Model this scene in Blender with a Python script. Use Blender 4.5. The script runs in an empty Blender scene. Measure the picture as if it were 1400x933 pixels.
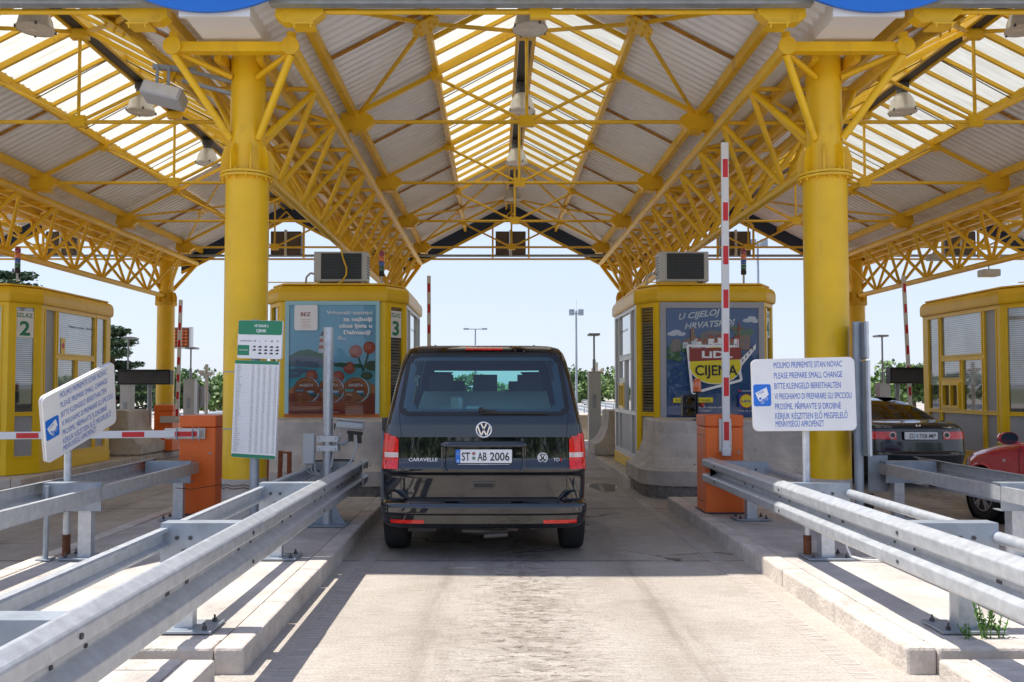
import bpy, math, random
from mathutils import Vector, Matrix
R = math.radians
random.seed(7)
S = bpy.context.scene
COL = S.collection

# ------------------------------------------------------------------ camera
cd = bpy.data.cameras.new('camera'); cam = bpy.data.objects.new('camera', cd); COL.objects.link(cam)
cam.location = (0, 0, 1.6); cam.rotation_euler = (R(92), 0, 0)
cd.sensor_width = 36; cd.lens = 28.8; cd.shift_x = 0.0171; cd.shift_y = 0.0175
cd.clip_start = 0.05; cd.clip_end = 3000
S.camera = cam
S.render.resolution_x = 1024; S.render.resolution_y = 682
# ------------------------------------------------------------------ world + sun
SUN_DIR = Vector((0.46, -0.08, -1.0)).normalized()       # direction the light travels
w = bpy.data.worlds.new('World'); S.world = w; w.use_nodes = True
nt = w.node_tree; bg = nt.nodes['Background']
sky = nt.nodes.new('ShaderNodeTexSky'); sky.sky_type = 'NISHITA'; sky.sun_disc = False
sky.sun_elevation = math.asin(-SUN_DIR.z)
sky.sun_rotation = math.atan2(-SUN_DIR.x, -SUN_DIR.y)
sky.air_density = 1.0; sky.dust_density = .8; sky.ozone_density = 2.0; sky.altitude = 50
tint = nt.nodes.new('ShaderNodeMix'); tint.data_type = 'RGBA'; tint.blend_type = 'MULTIPLY'; tint.inputs[0].default_value = 1; tint.inputs[7].default_value = (1.0, .93, .97, 1)
nt.links.new(sky.outputs[0], tint.inputs[6]); haze_ = nt.nodes.new('ShaderNodeMix'); haze_.data_type = 'RGBA'; haze_.inputs[7].default_value = (2.75, 3.10, 3.70, 1)
tcw = nt.nodes.new('ShaderNodeTexCoord'); sxw = nt.nodes.new('ShaderNodeSeparateXYZ'); mrw = nt.nodes.new('ShaderNodeMapRange')
nt.links.new(tcw.outputs['Generated'], sxw.inputs[0]); nt.links.new(sxw.outputs[2], mrw.inputs[0]); nt.links.new(mrw.outputs[0], haze_.inputs[0])
mrw.inputs[1].default_value = .12; mrw.inputs[2].default_value = .55; mrw.inputs[3].default_value = .82; mrw.inputs[4].default_value = .12
nt.links.new(tint.outputs[2], haze_.inputs[6]); nt.links.new(haze_.outputs[2], bg.inputs[0]); bg.inputs[1].default_value = 0.15
ld = bpy.data.lights.new('sun', 'SUN'); ld.energy = 3.7; ld.angle = R(0.5); ld.color = (1, 0.95, 0.87)
sun = bpy.data.objects.new('sun', ld); COL.objects.link(sun)
sun.rotation_euler = SUN_DIR.to_track_quat('-Z', 'Y').to_euler(); sun.location = (-8, 2, 20)
S.view_settings.view_transform = 'Standard'; S.view_settings.look = 'None'
S.view_settings.exposure = 0.82; S.view_settings.gamma = 1; S.view_settings.use_curve_mapping = False
S.render.engine = 'CYCLES'; S.cycles.max_bounces = 10; S.cycles.diffuse_bounces = 5
S.cycles.transparent_max_bounces = 12; S.cycles.use_denoising = True; S.cycles.sample_clamp_indirect = 8

# ------------------------------------------------------------------ materials
def principled(name):
    m = bpy.data.materials.new(name); m.use_nodes = True
    return m, m.node_tree, m.node_tree.nodes['Principled BSDF']
def mat(name, col, rough=.5, metal=0., var=.12, scale=2.5, bump=0., bscale=40., coat=0., ior=None, dirt=None, dirt_amt=.35, stretch=None, emit=0., specks=None):
    m, t, b = principled(name)
    N, L = t.nodes, t.links
    tc = N.new('ShaderNodeTexCoord'); mp = N.new('ShaderNodeMapping'); L.new(tc.outputs['Object'], mp.inputs[0])
    if stretch: mp.inputs['Scale'].default_value = stretch
    n = N.new('ShaderNodeTexNoise'); n.inputs['Scale'].default_value = scale; n.inputs['Detail'].default_value = 6
    n.inputs['Roughness'].default_value = .62
    L.new(mp.outputs[0], n.inputs['Vector'])
    r = N.new('ShaderNodeValToRGB'); L.new(n.outputs['Fac'], r.inputs[0])
    c = Vector(col)
    r.color_ramp.elements[0].position = .3; r.color_ramp.elements[1].position = .7
    r.color_ramp.elements[0].color = (*(c*(1-var)), 1); r.color_ramp.elements[1].color = (*[min(1, x) for x in c*(1+var)], 1)
    out = r.outputs[0]
    if dirt:
        n2 = N.new('ShaderNodeTexNoise'); n2.inputs['Scale'].default_value = scale*2.3; n2.inputs['Detail'].default_value = 8
        n2.inputs['Roughness'].default_value = .7
        mp2 = N.new('ShaderNodeMapping'); L.new(tc.outputs['Object'], mp2.inputs[0]); mp2.inputs['Location'].default_value = (3, 7, 1)
        mp2.inputs['Scale'].default_value = (1, 1, .45)
        L.new(mp2.outputs[0], n2.inputs['Vector'])
        r2 = N.new('ShaderNodeValToRGB'); L.new(n2.outputs['Fac'], r2.inputs[0])
        r2.color_ramp.elements[0].position = .58; r2.color_ramp.elements[0].color = (0, 0, 0, 1)
        r2.color_ramp.elements[1].position = .75; r2.color_ramp.elements[1].color = (dirt_amt,)*3 + (1,)
        mx = N.new('ShaderNodeMix'); mx.data_type = 'RGBA'
        L.new(r2.outputs[0], mx.inputs[0]); L.new(out, mx.inputs[6]); mx.inputs[7].default_value = (*dirt, 1)
        out = mx.outputs[2]
    if specks:
        n3 = N.new('ShaderNodeTexNoise'); n3.inputs['Scale'].default_value = 11; n3.inputs['Detail'].default_value = 9; n3.inputs['Roughness'].default_value = .75
        L.new(tc.outputs['Object'], n3.inputs['Vector']); r3 = N.new('ShaderNodeValToRGB'); L.new(n3.outputs['Fac'], r3.inputs[0])
        r3.color_ramp.elements[0].position = specks; r3.color_ramp.elements[1].position = specks+.03
        mx = N.new('ShaderNodeMix'); mx.data_type = 'RGBA'; L.new(r3.outputs[0], mx.inputs[0]); L.new(out, mx.inputs[6]); mx.inputs[7].default_value = (.16, .06, .02, 1); out = mx.outputs[2]
    L.new(out, b.inputs['Base Color'])
    rr = N.new('ShaderNodeMapRange'); L.new(n.outputs['Fac'], rr.inputs[0])
    rr.inputs[3].default_value = max(0, rough-.08); rr.inputs[4].default_value = min(1, rough+.08)
    if rough < .12: b.inputs['Roughness'].default_value = rough
    else: L.new(rr.outputs[0], b.inputs['Roughness'])
    b.inputs['Metallic'].default_value = metal
    if coat: b.inputs['Coat Weight'].default_value = coat; b.inputs['Coat Roughness'].default_value = .03
    if ior: b.inputs['IOR'].default_value = ior
    if emit: b.inputs['Emission Color'].default_value = (*col, 1); b.inputs['Emission Strength'].default_value = emit
    if bump:
        nb = N.new('ShaderNodeTexNoise'); nb.inputs['Scale'].default_value = bscale; nb.inputs['Detail'].default_value = 5
        L.new(tc.outputs['Object'], nb.inputs['Vector'])
        bp = N.new('ShaderNodeBump'); bp.inputs['Strength'].default_value = bump; bp.inputs['Distance'].default_value = .02
        L.new(nb.outputs['Fac'], bp.inputs['Height']); L.new(bp.outputs[0], b.inputs['Normal'])
    return m
M = {}
M['yellow'] = mat('yellow_paint', (.80, .485, .007), .38, var=.10, scale=1.3, bump=.05, bscale=14, dirt=(.36, .19, .02), dirt_amt=.42, specks=.685)
M['yellow_steel'] = mat('yellow_steel_paint', (.80, .49, .018), .42, var=.13, scale=2.0, bump=.05, bscale=18, dirt=(.22, .08, .03), dirt_amt=.55, specks=.655)
M['yellow_frame'] = mat('yellow_frame_paint', (.86, .56, .006), .33, var=.06, scale=1.5, dirt=(.35, .2, .05), dirt_amt=.2)
M['rust'] = mat('rust', (.16, .055, .02), .85, var=.5, scale=9, bump=.3)
M['roofsheet'] = mat('painted_roof_sheet', (.80, .81, .84), .45, var=.06, scale=.7, dirt=(.40, .35, .30), dirt_amt=.4)
M['gal'] = mat('galvanised_steel', (.54, .57, .60), .42, metal=.5, var=.14, scale=16, bump=.12, bscale=26, dirt=(.36, .35, .34), dirt_amt=.35)
M['galdull'] = mat('dull_galvanised_steel', (.32, .36, .40), .5, metal=.4, var=.16, scale=6, bump=.08, bscale=30, dirt=(.22, .2, .18), dirt_amt=.4)
M['concrete'] = mat('cast_concrete', (.52, .475, .42), .85, var=.24, scale=2.8, bump=.35, bscale=35, dirt=(.26, .19, .13), dirt_amt=.75)
M['roughconc'] = mat('rough_concrete', (.24, .22, .19), .9, var=.45, scale=14, bump=.8, bscale=50)
M['kerb'] = mat('kerb_concrete', (.54, .485, .425), .85, var=.22, scale=5, bump=.5, bscale=40, dirt=(.24, .16, .11), dirt_amt=.8)
M['slab'] = mat('island_concrete', (.52, .475, .425), .88, var=.26, scale=2.6, bump=.5, bscale=60, dirt=(.24, .19, .15), dirt_amt=.75)
M['alu'] = mat('aluminium_frame', (.62, .62, .60), .4, metal=.35, var=.06)
M['greypanel'] = mat('grey_panel', (.36, .37, .40), .5, var=.05, scale=40)
M['whiteplastic'] = mat('white_plastic', (.72, .72, .70), .4, var=.05)
M['signwhite'] = mat('sign_white', (.78, .78, .77), .35, var=.05, scale=3, dirt=(.6, .56, .48), dirt_amt=.3)
M['signedge'] = mat('sign_edge', (.62, .60, .58), .5)
M['blue'] = mat('sign_blue', (.012, .16, .62), .35, var=.04)
M['textblue'] = mat('lettering_blue', (.03, .12, .50), .5, var=.05)
M['green'] = mat('sign_green', (.012, .21, .10), .4, var=.05)
M['black'] = mat('black_plastic', (.012, .012, .013), .45, var=.2)
M['darkgrey'] = mat('dark_grey', (.06, .06, .065), .55, var=.2)
M['navy'] = mat('navy_fascia', (.012, .03, .075), .45, var=.15)
M['blusheet'] = mat('pale_blue_sheet', (.22, .34, .50), .5, var=.15, scale=3, dirt=(.3, .3, .25), dirt_amt=.5)
M['orange'] = mat('orange_cabinet', (.88, .165, .02), .42, var=.07, bump=.06, bscale=90)
M['orangedark'] = mat('orange_lid', (.82, .15, .02), .45, var=.07)
M['red'] = mat('red_reflective', (.62, .012, .018), .35, var=.08)
M['boomwhite'] = mat('boom_white', (.74, .74, .73), .35, var=.05)
M['amber'] = mat('amber_lens', (.75, .13, .01), .12, var=.1, coat=1)
M['vanpaint'] = mat('black_car_paint', (.003, .004, .007), .03, var=.05, coat=.6, ior=1.65)
M['hondapaint'] = mat('dark_slate_car_paint', (.010, .018, .028), .10, var=.05, coat=.5, ior=1.5)
M['redpaint'] = mat('red_car_paint', (.62, .012, .022), .12, var=.04, coat=1)
M['tyre'] = mat('tyre_rubber', (.018, .018, .019), .8, var=.25, scale=8, bump=.2)
M['chrome'] = mat('chrome', (.82, .82, .84), .12, metal=1, var=.03)
M['alloy'] = mat('alloy_wheel', (.55, .55, .57), .3, metal=.8, var=.05)
M['taillight'] = mat('red_tail_lens', (.78, .012, .006), .10, var=.35, scale=22, coat=.5)
M['clearlens'] = mat('clear_lens', (.70, .55, .52), .1, var=.25, scale=20, coat=1)
M['platewhite'] = mat('plate_white', (.78, .79, .80), .35, var=.03)
M['ink'] = mat('black_ink', (.015, .015, .015), .5, var=.1)
M['acgrille'] = mat('condenser_fins', (.03, .045, .055), .55, var=.4, scale=30, stretch=(1, 1, 14))
M['acgrey'] = mat('ac_casing', (.50, .52, .52), .45, var=.06)
M['bark'] = mat('bark', (.12, .085, .06), .9, var=.3, scale=12, bump=.5)
M['seat'] = mat('seat_fabric', (.03, .032, .035), .85, var=.2)
M['glassdark'] = mat('dark_tinted_glass', (.008, .014, .016), .03, var=.05, coat=1, ior=1.6)
M['lampwhite'] = mat('lamp_reflector', (.66, .63, .56), .32, metal=.3, var=.12, scale=6)
M['brownpanel'] = mat('brown_panel', (.10, .08, .065), .5, var=.2)
M['poletext'] = mat('text_white', (.80, .80, .80), .5, var=.03)

def glass_mat(name, tint, rough=.02, refl=.5):
    m = bpy.data.materials.new(name); m.use_nodes = True; t = m.node_tree; t.nodes.clear()
    o = t.nodes.new('ShaderNodeOutputMaterial'); mx = t.nodes.new('ShaderNodeMixShader')
    g = t.nodes.new('ShaderNodeBsdfGlossy'); g.inputs['Roughness'].default_value = rough
    tr = t.nodes.new('ShaderNodeBsdfTransparent'); tr.inputs[0].default_value = (*tint, 1)
    f = t.nodes.new('ShaderNodeFresnel'); f.inputs[0].default_value = 1.6
    ma = t.nodes.new('ShaderNodeMath'); ma.operation = 'MULTIPLY_ADD'; ma.inputs[1].default_value = 1.0; ma.inputs[2].default_value = refl
    ma.use_clamp = True
    t.links.new(f.outputs[0], ma.inputs[0]); t.links.new(ma.outputs[0], mx.inputs[0])
    t.links.new(tr.outputs[0], mx.inputs[1]); t.links.new(g.outputs[0], mx.inputs[2]); t.links.new(mx.outputs[0], o.inputs[0])
    return m
M['carglass'] = glass_mat('tinted_car_glass', (.55, .86, .85), refl=.03)
M['posterglass'] = glass_mat('poster_glass', (.95, .97, .98), refl=.0)

def translucent_mat():
    m = bpy.data.materials.new('skylight_sheet'); m.use_nodes = True; t = m.node_tree; t.nodes.clear()
    o = t.nodes.new('ShaderNodeOutputMaterial'); mx = t.nodes.new('ShaderNodeMixShader'); mx.inputs[0].default_value = .82
    d = t.nodes.new('ShaderNodeBsdfDiffuse'); tr = t.nodes.new('ShaderNodeBsdfTranslucent')
    n = t.nodes.new('ShaderNodeTexNoise'); n.inputs['Scale'].default_value = 1.5
    tc = t.nodes.new('ShaderNodeTexCoord'); mp = t.nodes.new('ShaderNodeMapping'); mp.inputs['Scale'].default_value = (1, 5, 1)
    t.links.new(tc.outputs['Object'], mp.inputs[0]); t.links.new(mp.outputs[0], n.inputs['Vector'])
    r = t.nodes.new('ShaderNodeValToRGB'); t.links.new(n.outputs['Fac'], r.inputs[0])
    r.color_ramp.elements[0].position = .3; r.color_ramp.elements[1].position = .7
    r.color_ramp.elements[0].color = (.46, .445, .37, 1); r.color_ramp.elements[1].color = (.56, .55, .48, 1)
    t.links.new(r.outputs[0], d.inputs[0]); t.links.new(r.outputs[0], tr.inputs[0])
    t.links.new(d.outputs[0], mx.inputs[1]); t.links.new(tr.outputs[0], mx.inputs[2]); t.links.new(mx.outputs[0], o.inputs[0])
    return m
M['skylight'] = translucent_mat()

def blind_mat(name, c1, c2, per=28., rough=.08, hem=None):
    m, t, b = principled(name); N, L = t.nodes, t.links
    tc = N.new('ShaderNodeTexCoord'); wv = N.new('ShaderNodeTexWave'); wv.bands_direction = 'Z'; wv.inputs['Scale'].default_value = per/2/3.1416*2
    wv.inputs['Distortion'].default_value = .6; wv.inputs['Detail'].default_value = 1
    L.new(tc.outputs['Object'], wv.inputs['Vector'])
    r = N.new('ShaderNodeValToRGB'); L.new(wv.outputs['Fac'], r.inputs[0])
    r.color_ramp.elements[0].position = .25; r.color_ramp.elements[0].color = (*c1, 1)
    r.color_ramp.elements[1].position = .6; r.color_ramp.elements[1].color = (*c2, 1)
    n = N.new('ShaderNodeTexNoise'); n.inputs['Scale'].default_value = 1.6; n.inputs['Detail'].default_value = 3; L.new(tc.outputs['Object'], n.inputs['Vector'])
    r2 = N.new('ShaderNodeValToRGB'); L.new(n.outputs['Fac'], r2.inputs[0])
    r2.color_ramp.elements[0].position = .35; r2.color_ramp.elements[0].color = (.45, .45, .45, 1); r2.color_ramp.elements[1].position = .6
    mx = N.new('ShaderNodeMix'); mx.data_type = 'RGBA'; mx.blend_type = 'MULTIPLY'; mx.inputs[0].default_value = .8
    L.new(r.outputs[0], mx.inputs[6]); L.new(r2.outputs[0], mx.inputs[7])
    out = mx.outputs[2]
    if hem:      # the blind is let down only this far; below it the dark booth interior shows
        sx = N.new('ShaderNodeSeparateXYZ'); L.new(tc.outputs['Object'], sx.inputs[0]); lt = N.new('ShaderNodeMath'); lt.operation = 'LESS_THAN'; lt.inputs[1].default_value = hem
        L.new(sx.outputs[2], lt.inputs[0]); m2 = N.new('ShaderNodeMix'); m2.data_type = 'RGBA'; L.new(lt.outputs[0], m2.inputs[0]); L.new(out, m2.inputs[6]); m2.inputs[7].default_value = (.03, .035, .04, 1); out = m2.outputs[2]
    L.new(out, b.inputs['Base Color']); b.inputs['Roughness'].default_value = rough
    b.inputs['Coat Weight'].default_value = 1; b.inputs['Coat Roughness'].default_value = .01; b.inputs['IOR'].default_value = 1.7; b.inputs['Coat IOR'].default_value = 1.8
    return m
M['blind'] = blind_mat('glass_over_pale_blind', (.16, .20, .25), (.46, .52, .60), rough=.04, hem=1.50)
M['blinddark'] = blind_mat('glass_over_brown_blind', (.02, .017, .012), (.19, .16, .11), per=20)

def flat(name, c, rough=.55):
    if name not in M: M[name] = mat(name, c, rough, var=.04)
    return M[name]

def leaf_mat(name, c1, c2, c3):
    m, t, b = principled(name); N, L = t.nodes, t.links
    g = N.new('ShaderNodeNewGeometry'); r = N.new('ShaderNodeValToRGB'); L.new(g.outputs['Random Per Island'], r.inputs[0])
    r.color_ramp.elements[0].color = (*c1, 1); r.color_ramp.elements[1].color = (*c3, 1)
    e = r.color_ramp.elements.new(.5); e.color = (*c2, 1)
    L.new(r.outputs[0], b.inputs['Base Color']); b.inputs['Roughness'].default_value = .6
    return m
M['leaf'] = leaf_mat('leaves', (.05, .10, .022), (.10, .18, .04), (.17, .26, .07))
M['pine'] = leaf_mat('needles', (.03, .06, .03), (.06, .11, .05), (.10, .16, .08))

# ------------------------------------------------------------------ mesh builder
class MB:
    def __init__(s): s.v = []; s.f = []; s.mi = []; s.sm = []
    def add(s, vs, fs, mi=0, smooth=False):
        o = len(s.v); s.v += [tuple(p) for p in vs]
        for f in fs:
            s.f.append([i+o for i in f]); s.mi.append(mi); s.sm.append(smooth)
        return s
    def box(s, x0, x1, y0, y1, z0, z1, mi=0):
        vs = [(x, y, z) for z in (z0, z1) for y in (y0, y1) for x in (x0, x1)]
        return s.add(vs, [(0, 2, 3, 1), (4, 5, 7, 6), (0, 1, 5, 4), (2, 6, 7, 3), (0, 4, 6, 2), (1, 3, 7, 5)], mi)
    def cbox(s, c, d, mi=0, rot=None):
        c = Vector(c); h = Vector(d)/2
        vs = []
        for z in (-1, 1):
            for y in (-1, 1):
                for x in (-1, 1):
                    p = Vector((x*h.x, y*h.y, z*h.z))
                    if rot is not None: p = rot @ p
                    vs.append(c+p)
        return s.add(vs, [(0, 2, 3, 1), (4, 5, 7, 6), (0, 1, 5, 4), (2, 6, 7, 3), (0, 4, 6, 2), (1, 3, 7, 5)], mi)
    def bar(s, p, q, w, h, mi=0, up=(0, 0, 1)):
        p, q = Vector(p), Vector(q); d = (q-p); L = d.length
        if L < 1e-6: return s
        z = d/L; u = Vector(up)
        if abs(z.dot(u)) > .98: u = Vector((0, 1, 0))
        x = u.cross(z).normalized(); y = z.cross(x)
        vs = []
        for c in (p, q):
            for a, b in ((-1, -1), (1, -1), (1, 1), (-1, 1)): vs.append(c+x*(a*w/2)+y*(b*h/2))
        return s.add(vs, [(3, 2, 1, 0), (4, 5, 6, 7), (0, 1, 5, 4), (1, 2, 6, 5), (2, 3, 7, 6), (3, 0, 4, 7)], mi)
    def tube(s, p, q, r, n=10, r2=None, caps=True, mi=0, smooth=True):
        p, q = Vector(p), Vector(q); d = q-p; L = d.length
        if L < 1e-6: return s
        z = d/L; u = Vector((0, 0, 1)) if abs(z.z) < .95 else Vector((0, 1, 0))
        x = u.cross(z).normalized(); y = z.cross(x); r2 = r if r2 is None else r2
        vs = []
        for c, rr in ((p, r), (q, r2)):
            for i in range(n):
                a = 2*math.pi*i/n; vs.append(c+x*(rr*math.cos(a))+y*(rr*math.sin(a)))
        s.add(vs, [(i, (i+1) % n, n+(i+1) % n, n+i) for i in range(n)], mi, smooth)
        if caps: s.add(vs, [tuple(range(n-1, -1, -1)), tuple(range(n, 2*n))], mi)
        return s
    def path(s, pts, r, n=8, mi=0):
        for a, b in zip(pts, pts[1:]): s.tube(a, b, r, n, mi=mi, caps=True)
        return s
    def lathe(s, prof, c=(0, 0, 0), n=24, mi=0, axis='z', smooth=True, cap0=True, cap1=True):
        vs = []
        for r, z in prof:
            for i in range(n):
                a = 2*math.pi*i/n
                p = (r*math.cos(a), r*math.sin(a), z)
                if axis == 'y': p = (p[0], p[2], -p[1])
                if axis == 'x': p = (p[2], p[0], p[1])
                vs.append((p[0]+c[0], p[1]+c[1], p[2]+c[2]))
        fs = []
        for k in range(len(prof)-1):
            for i in range(n):
                j = (i+1) % n; fs.append((k*n+i, k*n+j, (k+1)*n+j, (k+1)*n+i))
        s.add(vs, fs, mi, smooth)
        if cap0: s.add(vs[:n], [tuple(range(n-1, -1, -1))], mi)
        if cap1: s.add(vs[-n:], [tuple(range(n))], mi)
        return s
    def loft(s, secs, mi=0, smooth=True, closed=True, caps=True):
        n = len(secs[0]); vs = [p for q in secs for p in q]; fs = []
        for k in range(len(secs)-1):
            for i in range(n if closed else n-1):
                j = (i+1) % n; fs.append((k*n+i, k*n+j, (k+1)*n+j, (k+1)*n+i))
        s.add(vs, fs, mi, smooth)
        if caps and closed:
            s.add(secs[0], [tuple(range(n-1, -1, -1))], mi); s.add(secs[-1], [tuple(range(n))], mi)
        return s
    def prism(s, pts, fn, d, mi=0):
        """outline pts (a,b); fn(a,b,t)->3D, t in {0,d}"""
        n = len(pts)
        A = [fn(a, b, 0) for a, b in pts]; B = [fn(a, b, d) for a, b in pts]
        s.add(A+B, [tuple(range(n-1, -1, -1)), tuple(range(n, 2*n))] + [(i, (i+1) % n, n+(i+1) % n, n+i) for i in range(n)], mi)
        return s
    def xz(s, pts, y, d=.004, mi=0):     # flat shape facing -Y, front at y, thickness d
        return s.prism(pts, lambda a, b, t: (a, y+t, b), d, mi)
    def build(s, name, mats, parent=None, W=False, bevel=0., seg=2, loc=None):
        if not isinstance(mats, (list, tuple)): mats = [mats]
        off = Vector((0, 0, 0))
        if W and parent is not None:
            off = parent.location.copy()
            if parent.parent: off += parent.parent.location
        me = bpy.data.meshes.new(name)
        me.from_pydata([(p[0]-off.x, p[1]-off.y, p[2]-off.z) for p in s.v], [], s.f)
        for m in mats: me.materials.append(M[m] if isinstance(m, str) else m)
        me.polygons.foreach_set('material_index', s.mi); me.polygons.foreach_set('use_smooth', s.sm)
        me.update()
        o = bpy.data.objects.new(name, me); COL.objects.link(o)
        if parent is not None: o.parent = parent
        if loc is not None: o.location = loc
        if bevel:
            b = o.modifiers.new('bevel', 'BEVEL'); b.width = bevel; b.segments = seg; b.limit_method = 'ANGLE'; b.angle_limit = R(35)
        return o
def circ(cx, cz, r, n=28, a0=0, a1=360, rz=None):
    rz = r if rz is None else rz
    full = abs(a1-a0) >= 360
    k = n if full else n+1
    return [(cx+r*math.cos(R(a0+(a1-a0)*i/n)), cz+rz*math.sin(R(a0+(a1-a0)*i/n))) for i in range(k)]
def rrect(x0, x1, z0, z1, r, n=5):
    P = []
    for cx, cz, a in ((x1-r, z1-r, 0), (x0+r, z1-r, 90), (x0+r, z0+r, 180), (x1-r, z0+r, 270)):
        P += [(cx+r*math.cos(R(a+90*i/n)), cz+r*math.sin(R(a+90*i/n))) for i in range(n+1)]
    return P
def tag(o, label=None, cat=None, group=None, kind=None):
    if label: o['label'] = label
    if cat: o['category'] = cat
    if group: o['group'] = group
    if kind: o['kind'] = kind
    return o
def thing(name, label, cat, loc=(0, 0, 0), rz=0, group=None):
    o = bpy.data.objects.new(name, None); COL.objects.link(o); o.location = loc; o.rotation_euler = (0, 0, rz)
    o.empty_display_size = .2
    return tag(o, label, cat, group, 'thing')
def copy_tree(o, parent=None):
    c = o.copy(); COL.objects.link(c)
    if parent is not None: c.parent = parent
    for ch in list(o.children): copy_tree(ch, c)
    return c
def dup(o, loc, rz=None, label=None, group=None):
    c = copy_tree(o); c.location = loc
    if rz is not None: c.rotation_euler = (0, 0, rz)
    if label: c['label'] = label
    if group: c['group'] = group
    return c

_fc = {}
def text(s, width, height, m, parent, pos, name='lettering', rot=None, shear=0., align='LEFT', th=.0012, bold=0.):
    """text as a mesh facing -Y; pos = lower-left (or centre bottom) corner; scaled to width x cap height"""
    key = (s, shear, bold)
    if key not in _fc:
        c = bpy.data.curves.new('txt', 'FONT'); c.body = s; c.size = 1; c.shear = shear; c.offset = bold; c.resolution_u = 3
        ob = bpy.data.objects.new('txt', c); COL.objects.link(ob)
        bpy.context.view_layer.update()
        me = bpy.data.meshes.new_from_object(ob.evaluated_get(bpy.context.evaluated_depsgraph_get()))
        bpy.data.objects.remove(ob)
        V = [v.co.copy() for v in me.vertices]; F = [tuple(p.vertices) for p in me.polygons]
        bpy.data.meshes.remove(me); _fc[key] = (V, F)
    V, F = _fc[key]
    x0 = min(v.x for v in V); x1 = max(v.x for v in V)
    sx = width/(x1-x0) if width else height/.73; sz = height/.73
    if not height: sz = sx
    wd = (x1-x0)*sx
    ox = {'LEFT': 0, 'CENTER': -wd/2, 'RIGHT': -wd}[align]
    vs = []
    pos = Vector(pos)
    for v in V:
        p = Vector(((v.x-x0)*sx+ox, 0, v.y*sz))
        if rot is not None: p = rot @ p
        vs.append(p+pos)
    mb = MB(); mb.add(vs, F)
    return mb.build(name, m, parent)
# ================================================================== SETTING
XL = .45; PITCH = 6.25
ISL = [-2.675, 3.575, -8.925, 9.825]
LANES = [.45, -5.8, 6.7, -12.05, 12.95]

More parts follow.
